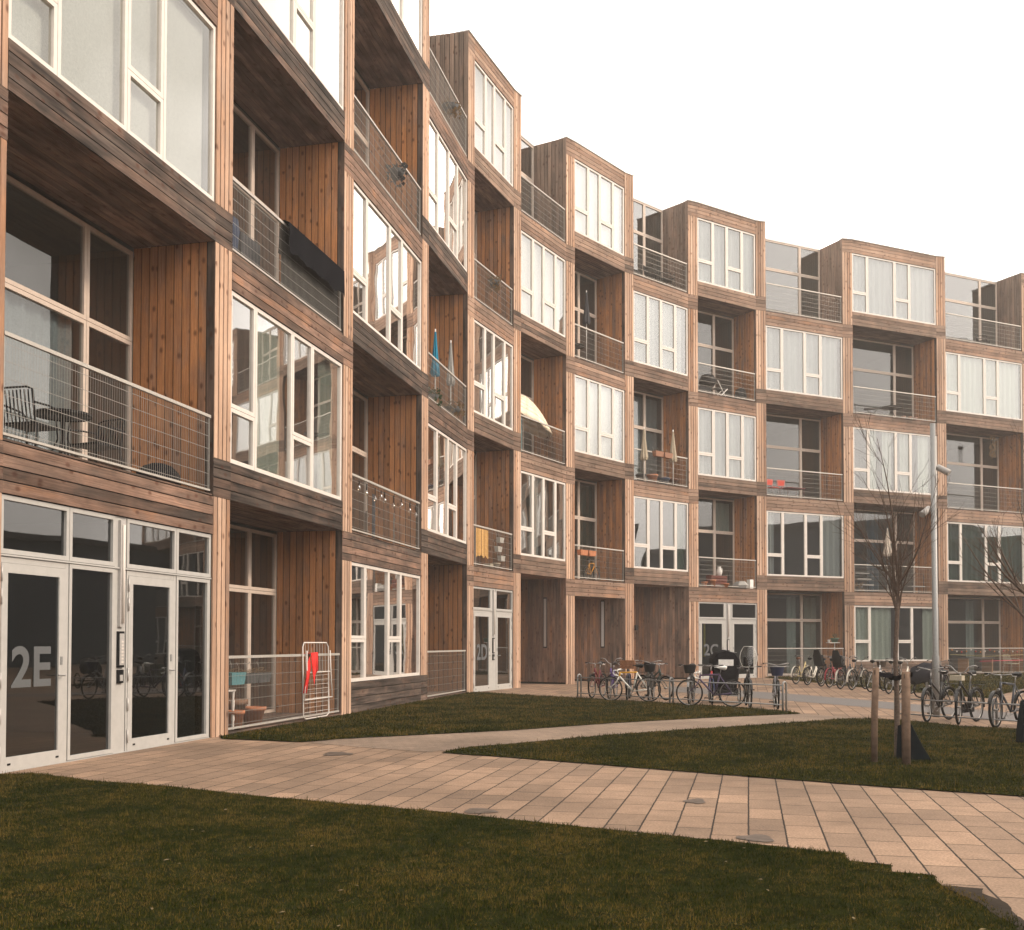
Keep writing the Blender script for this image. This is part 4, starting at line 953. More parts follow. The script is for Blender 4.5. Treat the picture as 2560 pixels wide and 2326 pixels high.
# cafe set, bay 0 first floor
def cafe_table(k, t, d, z, label, r=.36, h=.74):
    root = empty('cafe_table', bay[k].P(t, d, z), bay[k].ang, label, 'table')
    a = MB(); a.lathe([(0, h-.02), (r, h-.02), (r+.008, h-.01), (r, h), (0, h)], n=28); a.tube([(math.cos(6.283*i/28)*r, math.sin(6.283*i/28)*r, h-.03) for i in range(28)], .012, 6, closed=True); a.build('table_top', M['black'], root)
    b = MB()
    for i in range(4):
        an = 6.283*i/4+.4; b.tube([(math.cos(an)*.1, math.sin(an)*.1, h-.02), (math.cos(an)*.06, math.sin(an)*.06, .4), (math.cos(an)*.24, math.sin(an)*.24, 0)], .012, 6)
    b.build('legs', M['black'], root)
def armchair(k, t, d, z, rot, label, mat=None, s=1.0):
    mat = mat or M['black']; root = empty('garden_chair', bay[k].P(t, d, z), bay[k].ang+rot, label, 'chair', 'chairs on the balconies'); root.scale = (s, s, s)
    a = MB(); a.box(-.24, .24, -.23, .24, .42, .45); a.build('seat', mat, root)
    b = MB(); n = 8
    for i in range(n+1):
        x = -.22+.44*i/n; b.tube([(x, .23, .45), (x, .27, .65), (x, .30, .84)], .010, 5)
    b.tube([(-.23, .24, .45), (-.23, .30, .84), (-.15, .315, .87), (.15, .315, .87), (.23, .30, .84), (.23, .24, .45)], .014, 6); b.build('backrest', mat, root)
    c = MB()
    for sg in (-1, 1): c.tube([(sg*.25, .29, .68), (sg*.28, .05, .68), (sg*.28, -.18, .66), (sg*.27, -.24, .6), (sg*.25, -.24, .0)], .013, 6); c.tube([(sg*.24, .22, .44), (sg*.25, .27, 0)], .013, 6)
    c.build('armrest_leg', mat, root)
    return root
z1_ = FL(1)
cafe_table(0, 2.1, .78, z1_, 'black round cafe table on the first floor balcony at the left')
armchair(0, 1.45, .75, z1_, R(90), 'black metal armchair left of the round cafe table, cut by the wooden pillar')
armchair(0, 2.85, .8, z1_, R(-100), 'black metal armchair right of the round cafe table')
mb = MB(); mb.lathe([(0, 0), (.3, 0), (.36, .08), (.33, .2), (.22, .31), (.1, .36), (0, .37)], n=12, star=.05); o = put_obj(mb.build('black_sack', M['blackfab']), 0, 3.95, .5, z1_); tag(o, 'black sack on the floor by the right end of the left balcony railing', 'sack')
# black windscreen cloth on railing, bay 1 second floor
mb = MB(); f = bay[1]; z = LV[2]; n = 26
for i in range(n):
    for side, dd in ((0, -.10), (1, .12)):
        t0, t1 = 1.95+2.6*i/n, 1.95+2.6*(i+1)/n
        def zz(t): return z+.72+.03*math.sin(t*9)+.02*math.sin(t*23)
        w0, w1 = .018*math.sin(t0*7), .018*math.sin(t1*7); dn = dd
        mb.face([f.P(t0, dn+w0-.0, zz(t0)), f.P(t1, dn+w1, zz(t1)), f.P(t1, dn*.8, z+1.25), f.P(t0, dn*.8, z+1.25)], smooth=True)
    mb.face([f.P(t0, -.08, z+1.25), f.P(t1, -.08, z+1.25), f.P(t1, .03, z+1.30), f.P(t0, .03, z+1.30)], smooth=True)
    mb.face([f.P(t0, .03, z+1.30), f.P(t1, .03, z+1.30), f.P(t1, .096, z+1.25), f.P(t0, .096, z+1.25)], smooth=True)
o = mb.build('railing_cloth', M['blackfab']); tag(o, 'black padded cloth folded over the second floor railing', 'cloth')
mb = MB(); mb.obox(f.P(1.95, .075, z+.12), f.U(2.6), Z3*.85, f.D(.006)); o = mb.build('privacy_screen', simple('dark_mesh_screen', (.018, .016, .014), .9)); tag(o, 'dark privacy sheet behind the wires below the folded black cloth', 'screen')
mb = MB(); mb.lathe([(0, 0), (.28, 0), (.3, .5), (.33, .75), (.3, .95), (.15, 1.05), (0, 1.07)], n=16, star=.03); o = put_obj(mb.build('covered_barbecue', simple('navy_cover', (.02, .035, .075), .7)), 1, .95, .75, FL(2)); tag(o, 'barbecue under a navy blue cover on the second floor balcony', 'barbecue')
mb = MB(); mb.box(-.35, .35, -.2, .2, 0, .5); mb.box(-.36, .36, -.21, .21, .5, .95); o = put_obj(mb.build('covered_furniture', simple('dark_grey_cover', (.05, .05, .055), .8)), 1, 1.9, .85, FL(2)); tag(o, 'dark grey covered furniture beside the blue covered barbecue', 'furniture')
# bay 1 ground floor
def dry_rack():
    root = empty('drying_rack', bay[1].P(3.42, -.02, .05), bay[1].ang, 'folded white metal drying rack leaning on the ground floor railing', 'drying rack')
    a = MB(); H = 1.42; w = .60
    a.tube([(-w, .0, .05), (-w*1.0, .02, H-.08), (-w+.08, .03, H), (w-.08, .03, H), (w, .02, H-.08), (w, 0, .05), (w-.1, 0, .0), (-w+.1, 0, .0)], .013, 6, closed=True)
    a.tube([(-w-.08, -.05, .38), (-w+.03, -.05, .85), (-w+.05, -.04, H-.15)], .012, 6); a.tube([(w+.05, -.05, .38), (w-.03, -.05, .85), (w-.05, -.04, H-.15)], .012, 6)
    a.tube([(-w-.08, -.05, .36), (w+.05, -.05, .36)], .012, 6); a.tube([(-w+.02, -.04, .86), (w-.02, -.04, .86)], .012, 6)
    a.build('frame', M['white'], root)
    b = MB()
    for i in range(1, 9): x = -w+2*w*i/9; b.tube([(x, .02, .86), (x, .03, H-.01)], .004, 4)
    for i in range(9): z = .12+i*.085; b.tube([(-w+.05, .0, z), (w-.05, .0, z)], .0035, 4)
    for x in (-.3, 0, .3): b.tube([(x, .0, .05), (x, .0, .8)], .0035, 4)
    b.build('wires', M['white'], root)
dry_rack()
mb = MB(); f = bay[1]
def cl_(t, z, d=-.09): return f.P(t, d+.02*math.sin(t*40), z)
mb.face([cl_(3.0, 1.28), cl_(3.3, 1.29), cl_(3.28, .95), cl_(3.20, .86), cl_(3.16, .64), cl_(3.10, .64), cl_(3.06, .95)], smooth=True)
mb.face([cl_(2.88, 1.05, -.07), cl_(3.02, 1.22, -.07), cl_(3.05, 1.0, -.07), cl_(2.92, .8, -.07), cl_(2.88, .53, -.07), cl_(2.72, .54, -.07), cl_(2.78, .8, -.07)], smooth=True)
mb.face([f.P(3.0, -.09, 1.28), f.P(3.3, -.09, 1.29), f.P(3.3, .06, 1.28), f.P(3.0, .06, 1.27)])
o = mb.build('red_cloth', CLOTHR); md = o.modifiers.new('t', 'SOLIDIFY'); md.thickness = .008; tag(o, 'bright red cloth hanging over the ground floor railing by the drying rack', 'cloth')
pot(1, .62, .22, .05, .16, .3, 'small terracotta pot at the left end of the ground floor railing')
pot(1, 1.05, .52, .05, .27, .46, 'large ribbed brown barrel pot between two smaller terracotta pots', mat=simple('barrel_brown', (.19, .11, .07), .8, var=.3, scale=30), plant=(7, .4, DRY))
pot(1, 1.6, .38, .05, .21, .30, 'round bellied terracotta pot right of the brown barrel pot')
def trough(k, t, d, z, L_, h, w, mat, label, group='planters hung on railings', flowers=None):
    root = MB(); r = root
    for (a, b, c, e_) in ((-L_/2, L_/2, -w/2, -w/2+.012), (-L_/2, L_/2, w/2-.012, w/2)): r.box(a, b, c, e_, 0, h)
    r.box(-L_/2, -L_/2+.012, -w/2+.012, w/2-.012, 0, h); r.box(L_/2-.012, L_/2, -w/2+.012, w/2-.012, 0, h); r.box(-L_/2+.012, L_/2-.012, -w/2+.012, w/2-.012, 0.001, h*.85)
    for i, v in enumerate(r.v): tt = 1-.15*(1-v[2]/h); r.v[i] = (v[0]*tt, v[1]*tt, v[2])
    o = r.build('planter', mat); put_obj(o, k, t, d, z); tag(o, label, 'planter', group)
    hk = MB()
    for x in (-L_*.3, L_*.3): hk.tube([(x, w/2+.01, h-.02), (x, w/2+.02, h+.12), (x, w/2+.05, h+.19), (x, w/2+.075, h+.15)], .006, 5)
    hk.build('hook', M['wire'], o)
    if flowers:
        pm = MB()
        for i in range(flowers[0]):
            c = Vector((rnd.uniform(-L_/2, L_/2), rnd.uniform(-w/2, w/2), h+rnd.uniform(-.01, flowers[1]))); s = rnd.uniform(.015, .04)
            pm.face([c+Vector((-s, 0, 0)), c+Vector((0, -s, s*.5)), c+Vector((s, 0, s*.6)), c+Vector((0, s, -s*.3))])
        pm.build('plant', flowers[2], o)
    return o
trough(1, .50, .18, .78, .5, .2, .2, TQ, 'turquoise hanging planter inside the ground floor railing', flowers=(60, .06, DRY))
trough(1, 1.05, .20, .78, .48, .17, .18, GP, 'dark grey hanging planter next to the turquoise one', flowers=(60, .05, DRY))
trough(1, 1.55, .22, .78, .48, .17, .18, GP, 'rightmost grey hanging planter of the ground floor railing', flowers=(80, .08, DRY))
root = empty('side_table', bay[1].P(.22, .35, .05), bay[1].ang, 'white turned leg side table behind the left end of the ground floor railing', 'table')
a = MB(); a.box(-.2, .3, -.2, .2, .62, .65); a.build('table_top', M['white'], root)
for x, y in ((-.17, -.17), (.26, -.17), (-.17, .17), (.26, .17)):
    b = MB(); b.lathe([(.022, 0), (.018, .12), (.03, .16), (.02, .3), (.032, .45), (.02, .5), (.026, .62)], (x, y, 0), 10); b.build('leg', M['white'], root)
# string lights bay 2 first floor
M['bulb'] = glass_mat('bulb_glass', (.85, .8, .74), 1.6, .12)
mb = MB(); f = bay[2]; z = LV[1]; g = MB(); bulbs = [.35, .8, 1.35, 1.75, 2.0, 2.6, 3.2, 3.85, 4.35]; pv = None
for i in range(25):
    t = .1+4.5*i/24; q = f.P(t, -.02, z+1.12+.02*math.sin(t*2.5)-(.0))
    if pv is not None: mb.tube([pv, q], .004, 4)
    pv = q
for i, t in enumerate(bulbs):
    c = f.P(t, -.02, z+1.1); dr = .05+.05*(i % 3); mb.tube([c+Vector((0, 0, .03)), c-Vector((0, 0, dr))], .012, 6)
    g.lathe([(.012, 0), (.03, -.03), (.043, -.075), (.035, -.115), (.0, -.13)], tuple(c-Vector((0, 0, dr))), 10)
o = mb.build('string_lights', M['black']); tag(o, 'string of clear glass bulbs along the first floor railing', 'string lights'); g.build('bulb', M['bulb'], o)
def folded_chair(k, t, d, z, lean, label, mat, w=.42, h=.85):
    root = empty('folded_chair', bay[k].P(t, d, z), bay[k].ang+lean, label, 'chair', 'folded chairs leaning on the wall')
    a = MB()
    for i in range(6): x = -w/2+w*i/5; a.box(x-.028, x+.028, -.012, .012, .03, h)
    a.box(-w/2-.03, w/2+.03, -.03, -.013, h*.3, h*.3+.04); a.box(-w/2-.03, w/2+.03, -.03, -.013, h*.8, h*.8+.04); a.build('slats', mat, root)
GW = simple('grey_weathered_wood', (.24, .20, .17), .85, var=.3, scale=30)
folded_chair(2, 2.35, .55, z1_, .5, 'narrow grey slatted folded chair on the first floor balcony', GW, .36, .7); folded_chair(2, 3.75, .35, z1_, .35, 'wide grey slatted folded chair near the right end of the bulb string', GW, .5, .8)
mb = MB(); mb.box(-.35, .35, -.02, .02, .1, 1.15)
for i in range(9): mb.box(-.36, .36, -.03, -.022, .15+i*.11, .19+i*.11)
o = put_obj(mb.build('folded_lounger', simple('slate_blue_fabric', (.05, .06, .08), .8)), 2, 3.0, .6, z1_, .3); tag(o, 'dark striped folded lounger between the two grey folded chairs', 'lounger')
root = empty('wooden_bench', bay[2].P(.4, .45, z1_), bay[2].ang, 'small pale wooden bench at the left end of the first floor balcony', 'bench')
a = MB(); a.box(-.35, .35, -.15, .15, .27, .31); a.build('seat', simple('pale_pine', (.45, .26, .12), .6), root)
for x in (-.3, .3):
    a = MB(); a.box(x-.03, x+.03, -.13, .13, 0, .27); a.build('leg', bpy.data.materials['pale_pine'], root)
# hanging dead plants
def hanging(k, t, d, z, r, label, mat=DRY, nn=90, drop=.35):
    root = empty('hanging_plant', bay[k].P(t, d, z), 0, label, 'plant', 'plants hanging at the balconies')
    a = MB(); a.lathe([(0, 0), (r*.6, 0), (r, .16), (r*.95, .16), (r*.6, .03)], n=14); a.build('pot', GP, root)
    b = MB()
    for i in range(nn):
        an = rnd.uniform(0, 6.28); rr = r*rnd.uniform(.3, 1.25); c = Vector((math.cos(an)*rr, math.sin(an)*rr, .18+rnd.uniform(-drop, .14))); s = rnd.uniform(.02, .05)
        b.face([c+Vector((-s, 0, 0)), c+Vector((0, -s*.5, s)), c+Vector((s, 0, .2*s)), c+Vector((0, s*.5, -s))])
    for i in range(12):
        an = rnd.uniform(0, 6.28); b.tube([(0, 0, .15), (math.cos(an)*r, math.sin(an)*r, .2), (math.cos(an)*r*1.3, math.sin(an)*r*1.3, .15-rnd.uniform(0, drop))], .004, 3)
    b.build('foliage', mat, root)
hanging(2, 3.2, .12, LV[3]+.85, .2, 'dark hanging plant on the third floor railing at the left', GP); hanging(4, 1.75, .1, LV[3]+.95, .2, 'drooping plant on the third floor railing below the first rooftop box', DRY)
hanging(3, 2.5, .15, LV[4]+.75, .26, 'dry plant behind the rooftop terrace railing', DRY); hanging(3, .9, .2, LV[2]+.15, .22, 'green plant at the foot of the second floor railing with parasols', GRN)
hanging(3, 2.9, .2, LV[2]+.25, .3, 'dry flowering plant behind the second floor wires with parasols', DRY, 130, .3); hanging(11, 3.6, .5, LV[3]-.55, .12, 'bare vine dangling from the soffit at the right picture edge', DRY, 120, .9)
hanging(10, .5, .3, LV[1]+.12, .2, 'pale plant at the left foot of the first floor railing behind the tree', DRY, 60)
# closed parasols
def closed_parasol(k, t, d, z0, ztip, mat, label, r=.13, polelen=None):
    H = ztip-z0; root = empty('closed_parasol', bay[k].P(t, d, z0), 0, label, 'parasol', 'closed parasols on the balconies')
    L_ = min(1.25, H*.8); a = MB(); a.lathe([(.0, H), (.025, H-.04), (r*.45, H-L_*.4), (r*.75, H-L_*.75), (r*.95, H-L_*.92), (r*.8, H-L_)], n=16, star=.14); a.build('canopy', mat, root)
    b = MB(); b.tube([(0, 0, 0), (0, 0, H+.05)], .018, 8); b.build('pole', M['whitepl'], root); return root
BL = simple('turquoise_canvas', (.01, .19, .30), .8); BE = simple('beige_canvas', (.36, .30, .22), .85); GYc = simple('grey_canvas', (.30, .29, .27), .85); DKc = simple('dark_canvas', (.05, .05, .055), .85)
closed_parasol(3, 1.6, .3, FL(2), 10.0, BL, 'closed turquoise parasol on the second floor balcony'); closed_parasol(3, 3.15, .3, FL(2), 10.12, GYc, 'closed pale grey parasol right of the turquoise one')
closed_parasol(6, 1.78, .75, FL(3), 14.75, DKc, 'closed dark grey parasol on the third floor balcony', .15)
closed_parasol(7, .62, .02, FL(2), 9.85, BE, 'left closed beige parasol clamped to the second floor railing', .16); closed_parasol(7, 2.4, .02, FL(2), 9.98, BE, 'right closed beige parasol clamped to the second floor railing', .16)
closed_parasol(10, 2.7, .8, FL(1), 6.75, simple('cream_canvas', (.55, .48, .4), .85), 'closed cream parasol on the first floor balcony behind the young tree', .2)
# open tilted parasol bay 5
root = empty('open_parasol', bay[5].P(1.35, .75, 9.12), 0, 'large open beige parasol drooping over the second floor railing', 'parasol')
a = MB(); n = 8; m_ = 7; RR = 1.62; HH = .62
def cp(i, j):
    an = 2*math.pi*i/(n*2); q = j/m_; rr = RR*q*(1 if i % 2 == 0 else .955); return Vector((rr*math.cos(an), rr*math.sin(an), HH*(1-q**1.7)-(.05 if (j == m_ and i % 2) else 0)))
for i in range(n*2):
    for j in range(m_):
        if j == 0: a.face([cp(i, 0), cp(i, 1), cp(i+1, 1)], smooth=True)
        else: a.face([cp(i, j), cp(i, j+1), cp(i+1, j+1), cp(i+1, j)], smooth=True)
a.xform(Matrix.Rotation(bay[5].ang, 4, 'Z') @ Matrix.Rotation(R(8), 4, 'Y') @ Matrix.Rotation(R(8), 4, 'X') @ Matrix.Diagonal((1.25, .42, 1.35, 1)))
BEI = simple('pale_beige_canvas', (.78, .66, .50), .8); o = a.build('canopy', BEI, root); md = o.modifiers.new('s', 'SOLIDIFY'); md.thickness = .006
b = MB(); b.tube([(0, 0, -1.2), (0, 0, .3)], .02, 8); b.build('pole', M['whitepl'], root)
for i in range(5):
    o = put_obj((lambda q: (q.obox((-.02, -.02, 0), (.04, 0, 0), (0, .04, 0), (0, 0, 1.2)), q)[1])(MB()).build('garden_tool', [simple('blue_handle', (.05, .13, .25), .6), GW][i % 2] if False else (TQ if i % 2 else GW)), 5, .12+.11*i, .25, FL(2)); tag(o, ['left grey', 'left blue', 'middle grey', 'right blue', 'right grey'][i]+' broom handle under the open beige parasol', 'tool', 'broom handles under the parasol')
# woven mat + wall planters bay 4 first floor
MAT = simple('straw_mat', (.46, .27, .10), .85, var=.4, scale=45, bump=.4)
mb = MB(); f = bay[4]; n = 14
for i in range(n):
    t0 = .13+.9*i/n; t1 = t0+.9/n*.97; zb_ = 4.08+rnd.uniform(-.05, .03); w = .012*math.sin(i*1.7)
    mb.obox(f.P(t0, -.02+w, zb_), f.U(t1-t0), Z3*(4.90-zb_), f.D(.012))
tag(mb.build('woven_mat', MAT), 'yellow woven straw mat hung inside the first floor railing', 'mat')
for i, (t, z) in enumerate(((2.5, 4.66), (2.35, 4.36), (2.6, 4.08))):
    trough(4, t, .2, z, .34, .17, .14, simple('pale_grey_box', (.42, .40, .36), .7), ['top', 'middle', 'lowest'][i]+' pale box of the stepped planters beside the straw mat', group='stepped wall planters')
mb = MB(); mb.box(-.12, .12, -.12, .12, 0, .14); tag(put_obj(mb.build('small_box', BE), 4, 1.55, .2, z1_), 'small beige box on the deck between mat and stepped planters', 'box'); pot(4, 2.15, .2, z1_, .14, .2, 'low beige pot at the right of the balcony with the straw mat', mat=BE)
# bay 6 first floor: planters, small orange bike
trough(6, .30, -.12, 4.62, .46, .19, .19, TC, 'left terracotta coloured planter box on the first floor railing', flowers=(70, .12, DRY)); trough(6, .82, -.12, 4.62, .46, .19, .19, TC, 'right terracotta coloured planter box on the first floor railing', flowers=(70, .12, DRY))
f = bay[6]; q = f.P(1.2, .35, FL(1)); kb = bicycle((q.x, q.y), math.degrees(f.ang)+8, 'small orange childrens bicycle on the first floor balcony', color=(.62, .27, .02), style='man', bars='flat', s=.78, group='bicycles on balconies'); kb.location = q
cafe_table(6, 1.0, .75, FL(3), 'dark table behind the third floor railing with the dark parasol', .38)
# bay 7
trough(7, 1.30, -.12, 8.80, .5, .2, .2, simple('brown_clay', (.27, .14, .09), .8), 'left brown planter between the two closed beige parasols', flowers=(40, .05, DRY)); trough(7, 1.85, -.12, 8.80, .5, .2, .2, bpy.data.materials['brown_clay'], 'right brown planter between the two closed beige parasols', flowers=(40, .05, DRY))
pot(7, 1.45, .3, FL(2), .22, .36, 'terracotta pot on the deck below the two beige parasols'); pot(7, .75, .3, FL(2), .2, .3, 'dark pot with plant left of the terracotta pot below the beige parasols', mat=GP, plant=(10, .35, GRN)); pot(7, 2.2, .35, FL(2), .24, .3, 'dark blue glazed bowl right of the terracotta pot', mat=simple('blue_glaze', (.03, .05, .10), .3))
pot(7, 2.8, .35, FL(2), .2, .33, 'brown pot at the right end below the beige parasols', mat=simple('brown_glaze', (.12, .05, .03), .4))
mb = MB(); mb.box(-.3, .3, -.2, .2, .0, .4); o = put_obj(mb.build('dark_crate', M['black']), 7, .5, .6, FL(4)); tag(o, 'dark crate on the rooftop terrace between two rooftop boxes', 'crate')
armchair(7, 1.7, .5, FL(4), R(20), 'left black chair on the rooftop terrace'); armchair(7, 2.55, .45, FL(4), R(-40), 'right black chair on the rooftop terrace')
# bay 8 third floor
mb = MB(); mb.lathe([(0, .45), (.25, .5), (.36, .65), (.36, .8), (.26, .98), (0, 1.05)], n=16); mb.tube([(0, 0, 0), (0, 0, .5)], .05, 8); mb.tube([(-.3, -.2, 0), (0, 0, .5)], .02, 6); mb.tube([(.3, -.2, 0), (0, 0, .5)], .02, 6)
tag(put_obj(mb.build('kettle_barbecue', M['black']), 8, 1.25, .75, FL(3)), 'black kettle barbecue on the third floor balcony', 'barbecue')
root = empty('folding_chair', bay[8].P(1.75, .4, FL(3)), bay[8].ang, 'folding chair with crossed white legs on the third floor balcony', 'chair')
a = MB(); a.tube([(-.25, 0, .75), (.28, 0, 0)], .02, 6); a.tube([(-.2, 0, 0), (.32, 0, .45)], .02, 6); a.tube([(-.25, .35, .75), (.28, .35, 0)], .02, 6); a.tube([(-.2, .35, 0), (.32, .35, .45)], .02, 6); a.build('legs', M['whitepl'], root)
b = MB(); b.obox((-.22, 0, .43), (.5, 0, 0), (0, .35, 0), (0, 0, .03)); b.build('seat', M['black'], root)
mb = MB(); mb.lathe([(0, 0), (.2, 0), (.26, .3), (.2, .55), (0, .65)], n=12, star=.05); tag(put_obj(mb.build('black_sack', M['black']), 8, 2.95, .5, FL(3)), 'black sack in the right corner of the third floor balcony', 'sack')
mb = MB(); mb.box(-.4, .4, -.2, .2, 0, .35); tag(put_obj(mb.build('planter_chest', M['black']), 8, .6, .5, FL(3)), 'low dark chest left of the kettle barbecue', 'chest')
# bay 8 first floor
root = empty('wooden_crate', bay[8].P(1.35, .35, FL(1)), bay[8].ang, 'red brown wooden crate on the balcony above the 2C doors', 'crate')
a = MB()
for i in range(4): a.box(-.45, .45, -.16, -.14, .02+i*.12, .12+i*.12); a.box(-.45, .45, .14, .16, .02+i*.12, .12+i*.12)
a.box(-.45, -.43, -.14, .14, 0, .5); a.box(.43, .45, -.14, .14, 0, .5); a.box(-.43, .43, -.14, .14, .47, .49); a.build('boards', simple('redbrown_wood', (.13, .035, .025), .6, var=.3), root)
mb = MB(); mb.lathe([(0, 0), (.09, 0), (.12, .1), (.1, .25), (.06, .33), (.08, .38), (.07, .38), (.05, .33)], n=16); mb.tube([(.08, 0, .33), (.17, 0, .3), (.17, 0, .15), (.1, 0, .1)], .012, 6)
tag(put_obj(mb.build('pitcher', M['whitepl']), 8, 1.5, .35, FL(1)+.5), 'white enamel pitcher standing on the red brown crate', 'pitcher')
pot(8, .45, .15, FL(1), .13, .2, 'small orange pot left of the red brown crate'); pot(8, .92, .12, FL(1), .12, .3, 'tall orange pot in front of the red brown crate', plant=(5, .2, DRY)); pot(8, 1.6, .12, FL(1), .17, .16, 'low orange bowl in front of the red brown crate')
mb = MB(); mb.box(-.1, .1, -.1, .1, 0, .38); tag(put_obj(mb.build('white_canister', M['whitepl']), 8, 3.1, .14, FL(1)), 'white canister at the right end of the balcony above the 2C doors', 'canister')
mb = MB(); mb.lathe([(0, 0), (.3, 0), (.34, .12), (.2, .28), (0, .3)], n=12, star=.06); tag(put_obj(mb.build('grey_sack', GYc), 8, 2.6, .2, FL(1)), 'grey sack left of the white canister', 'sack')
mb = MB(); mb.lathe([(0, 0), (.04, 0), (.05, .2), (.02, .3), (.02, .36), (0, .36)], n=12); tag(put_obj(mb.build('bottle', M['black']), 8, 1.95, .25, FL(1)+.3), 'dark bottle with pale label right of the white pitcher', 'bottle')
# bay 9 second floor: red chairs
def retro_chair(k, t, d, z, rot, label):
    root = empty('red_chair', bay[k].P(t, d, z), bay[k].ang+rot, label, 'chair', 'red chairs on the second floor balcony')
    a = MB(); a.box(-.2, .2, .17, .20, .58, .84); a.build('backrest', RED, root); b = MB(); b.box(-.2, .2, -.2, .16, .43, .46); b.build('seat', RED, root)
    c = MB()
    for x in (-.17, .17): c.tube([(x, .18, .8), (x, .15, .44), (x, .24, 0)], .011, 6); c.tube([(x, -.15, .44), (x, -.22, 0)], .011, 6)
    c.build('legs', M['chrome'], root)
retro_chair(9, .72, .5, FL(2), .1, 'left red backed chair with thin metal legs'); retro_chair(9, 1.32, .5, FL(2), -.1, 'right red backed chair with thin metal legs')
mb = MB(); mb.box(-.5, .5, -.3, .3, .42, .45)
for x in (-.45, .45):
    for y in (-.25, .25): mb.tube([(x, y, 0), (x, y, .42)], .012, 6)
tag(put_obj(mb.build('low_table', simple('dark_red_top', (.12, .03, .03), .5)), 9, 1.65, .32, FL(2)), 'low dark red table in front of the red chairs', 'table')
# bay 9 ground floor shelf
root = empty('plant_stand', bay[9].P(3.95, .35, .05), bay[9].ang, 'white plant stand with a green bowl on the ground floor terrace', 'stand')
a = MB(); a.box(-.3, .3, -.12, .12, 1.42, 1.45); a.tube([(.1, 0, 0), (.1, 0, 1.42)], .02, 6); a.build('shelf', M['white'], root)
pot(9, 4.05, .35, 1.5, .18, .2, 'green enamel bowl on the white plant stand', mat=simple('green_enamel', (.10, .17, .12), .4), plant=(14, .3, GRN)); pot(9, 3.72, .35, 1.5, .06, .12, 'small white cup on the white plant stand', mat=M['whitepl'])
# bay 10
cafe_table(10, 2.8, .6, FL(3), 'dark folding table on the third floor balcony below the widest rooftop box', .5, .62)
mb = MB(); mb.tube([(-.5, 0, .35), (0, 0, .42), (.5, 0, .5)], .05, 6); mb.tube([(-.35, -.2, 0), (.2, -.2, .45)], .015, 5); mb.tube([(.35, .2, 0), (-.2, .2, .42)], .015, 5)
tag(put_obj(mb.build('dark_lounger', M['black']), 10, 1.6, .5, FL(3)), 'dark lounger left of the folding table on the third floor balcony', 'lounger')
for i, (t, lb) in enumerate(((3.1, 'leftmost'), (3.45, 'middle'), (3.8, 'rightmost'))): pot(10, t, .15, FL(3), .1, .14, lb+' tiny pink pot on the deck of the third floor balcony', mat=simple('pink_clay', (.42, .24, .19), .8), group='tiny pink pots')
def shelfunit(k, t, d, z, label, n=3):
    root = empty('slatted_shelf', bay[k].P(t, d, z), bay[k].ang, label, 'shelf', 'pale slatted shelves')
    a = MB()
    for i in range(n): a.box(-.45+.1*i, .35+.12*i, -.15, .15, .3+.26*(n-1-i), .35+.26*(n-1-i))
    a.build('slats', GYc, root); b = MB()
    for x in (-.3, .4): b.tube([(x, 0, 0), (x, 0, .9)], .015, 5); b.build('post', M['black'], root); b = MB()
shelfunit(10, .85, .5, FL(1), 'pale stepped slatted shelf left on the first floor balcony behind the tree', 3); shelfunit(10, 4.2, .5, FL(1), 'pale slatted shelf right on the first floor balcony beside the lamp post', 1)
# bay 11
armchair(11, 3.35, .8, FL(4), .5, 'dark chair on the rooftop terrace at the right'); armchair(11, 4.6, .4, .05, 0, 'cream plastic garden chair on the ground floor terrace at the right', mat=simple('cream_plastic', (.52, .47, .36), .5))
mb = MB(); f = bay[11]; mb.tube([f.P(.1, -.01, .95), f.P(2.5, -.01, .85), f.P(4.9, -.01, .92)], .01, 5); mb.tube([f.P(2, -.01, .62), f.P(4.9, -.01, .66)], .014, 5, mi=1)
tag(mb.build('coloured_rope', [simple('mixed_rope', (.35, .30, .12), .8), simple('pink_rope', (.62, .10, .14), .7)]), 'yellow and pink ropes strung along the ground floor terrace railing', 'rope')
CB = [simple('bunting_orange', (.5, .2, .05), .7), simple('bunting_white', (.6, .55, .5), .7), simple('bunting_red', (.45, .06, .05), .7)]
mb = MB()
for i in range(16):
    t = .2+4.6*i/15; c = f.P(t, -.02, 1.12-.1*abs(math.sin(i*.8))); mb.lathe([(0, 0), (.03, .01), (.035, .045), (.02, .07), (0, .075)], tuple(c), 6, mi=i % 3)
tag(mb.build('pompom_string', CB), 'string of small coloured balls on the ground floor terrace railing', 'string')
root = empty('picnic_table', f.P(2.4, .6, .05), f.ang, 'long dark table on the ground floor terrace at the right', 'table'); a = MB(); a.box(-.9, .9, -.35, .35, .70, .74); a.build('table_top', GP, root)
for x in (-.8, .8):
    a = MB(); a.box(x-.03, x+.03, -.3, .3, 0, .7); a.build('leg', simple('tan_wood', (.3, .18, .1), .7), root)

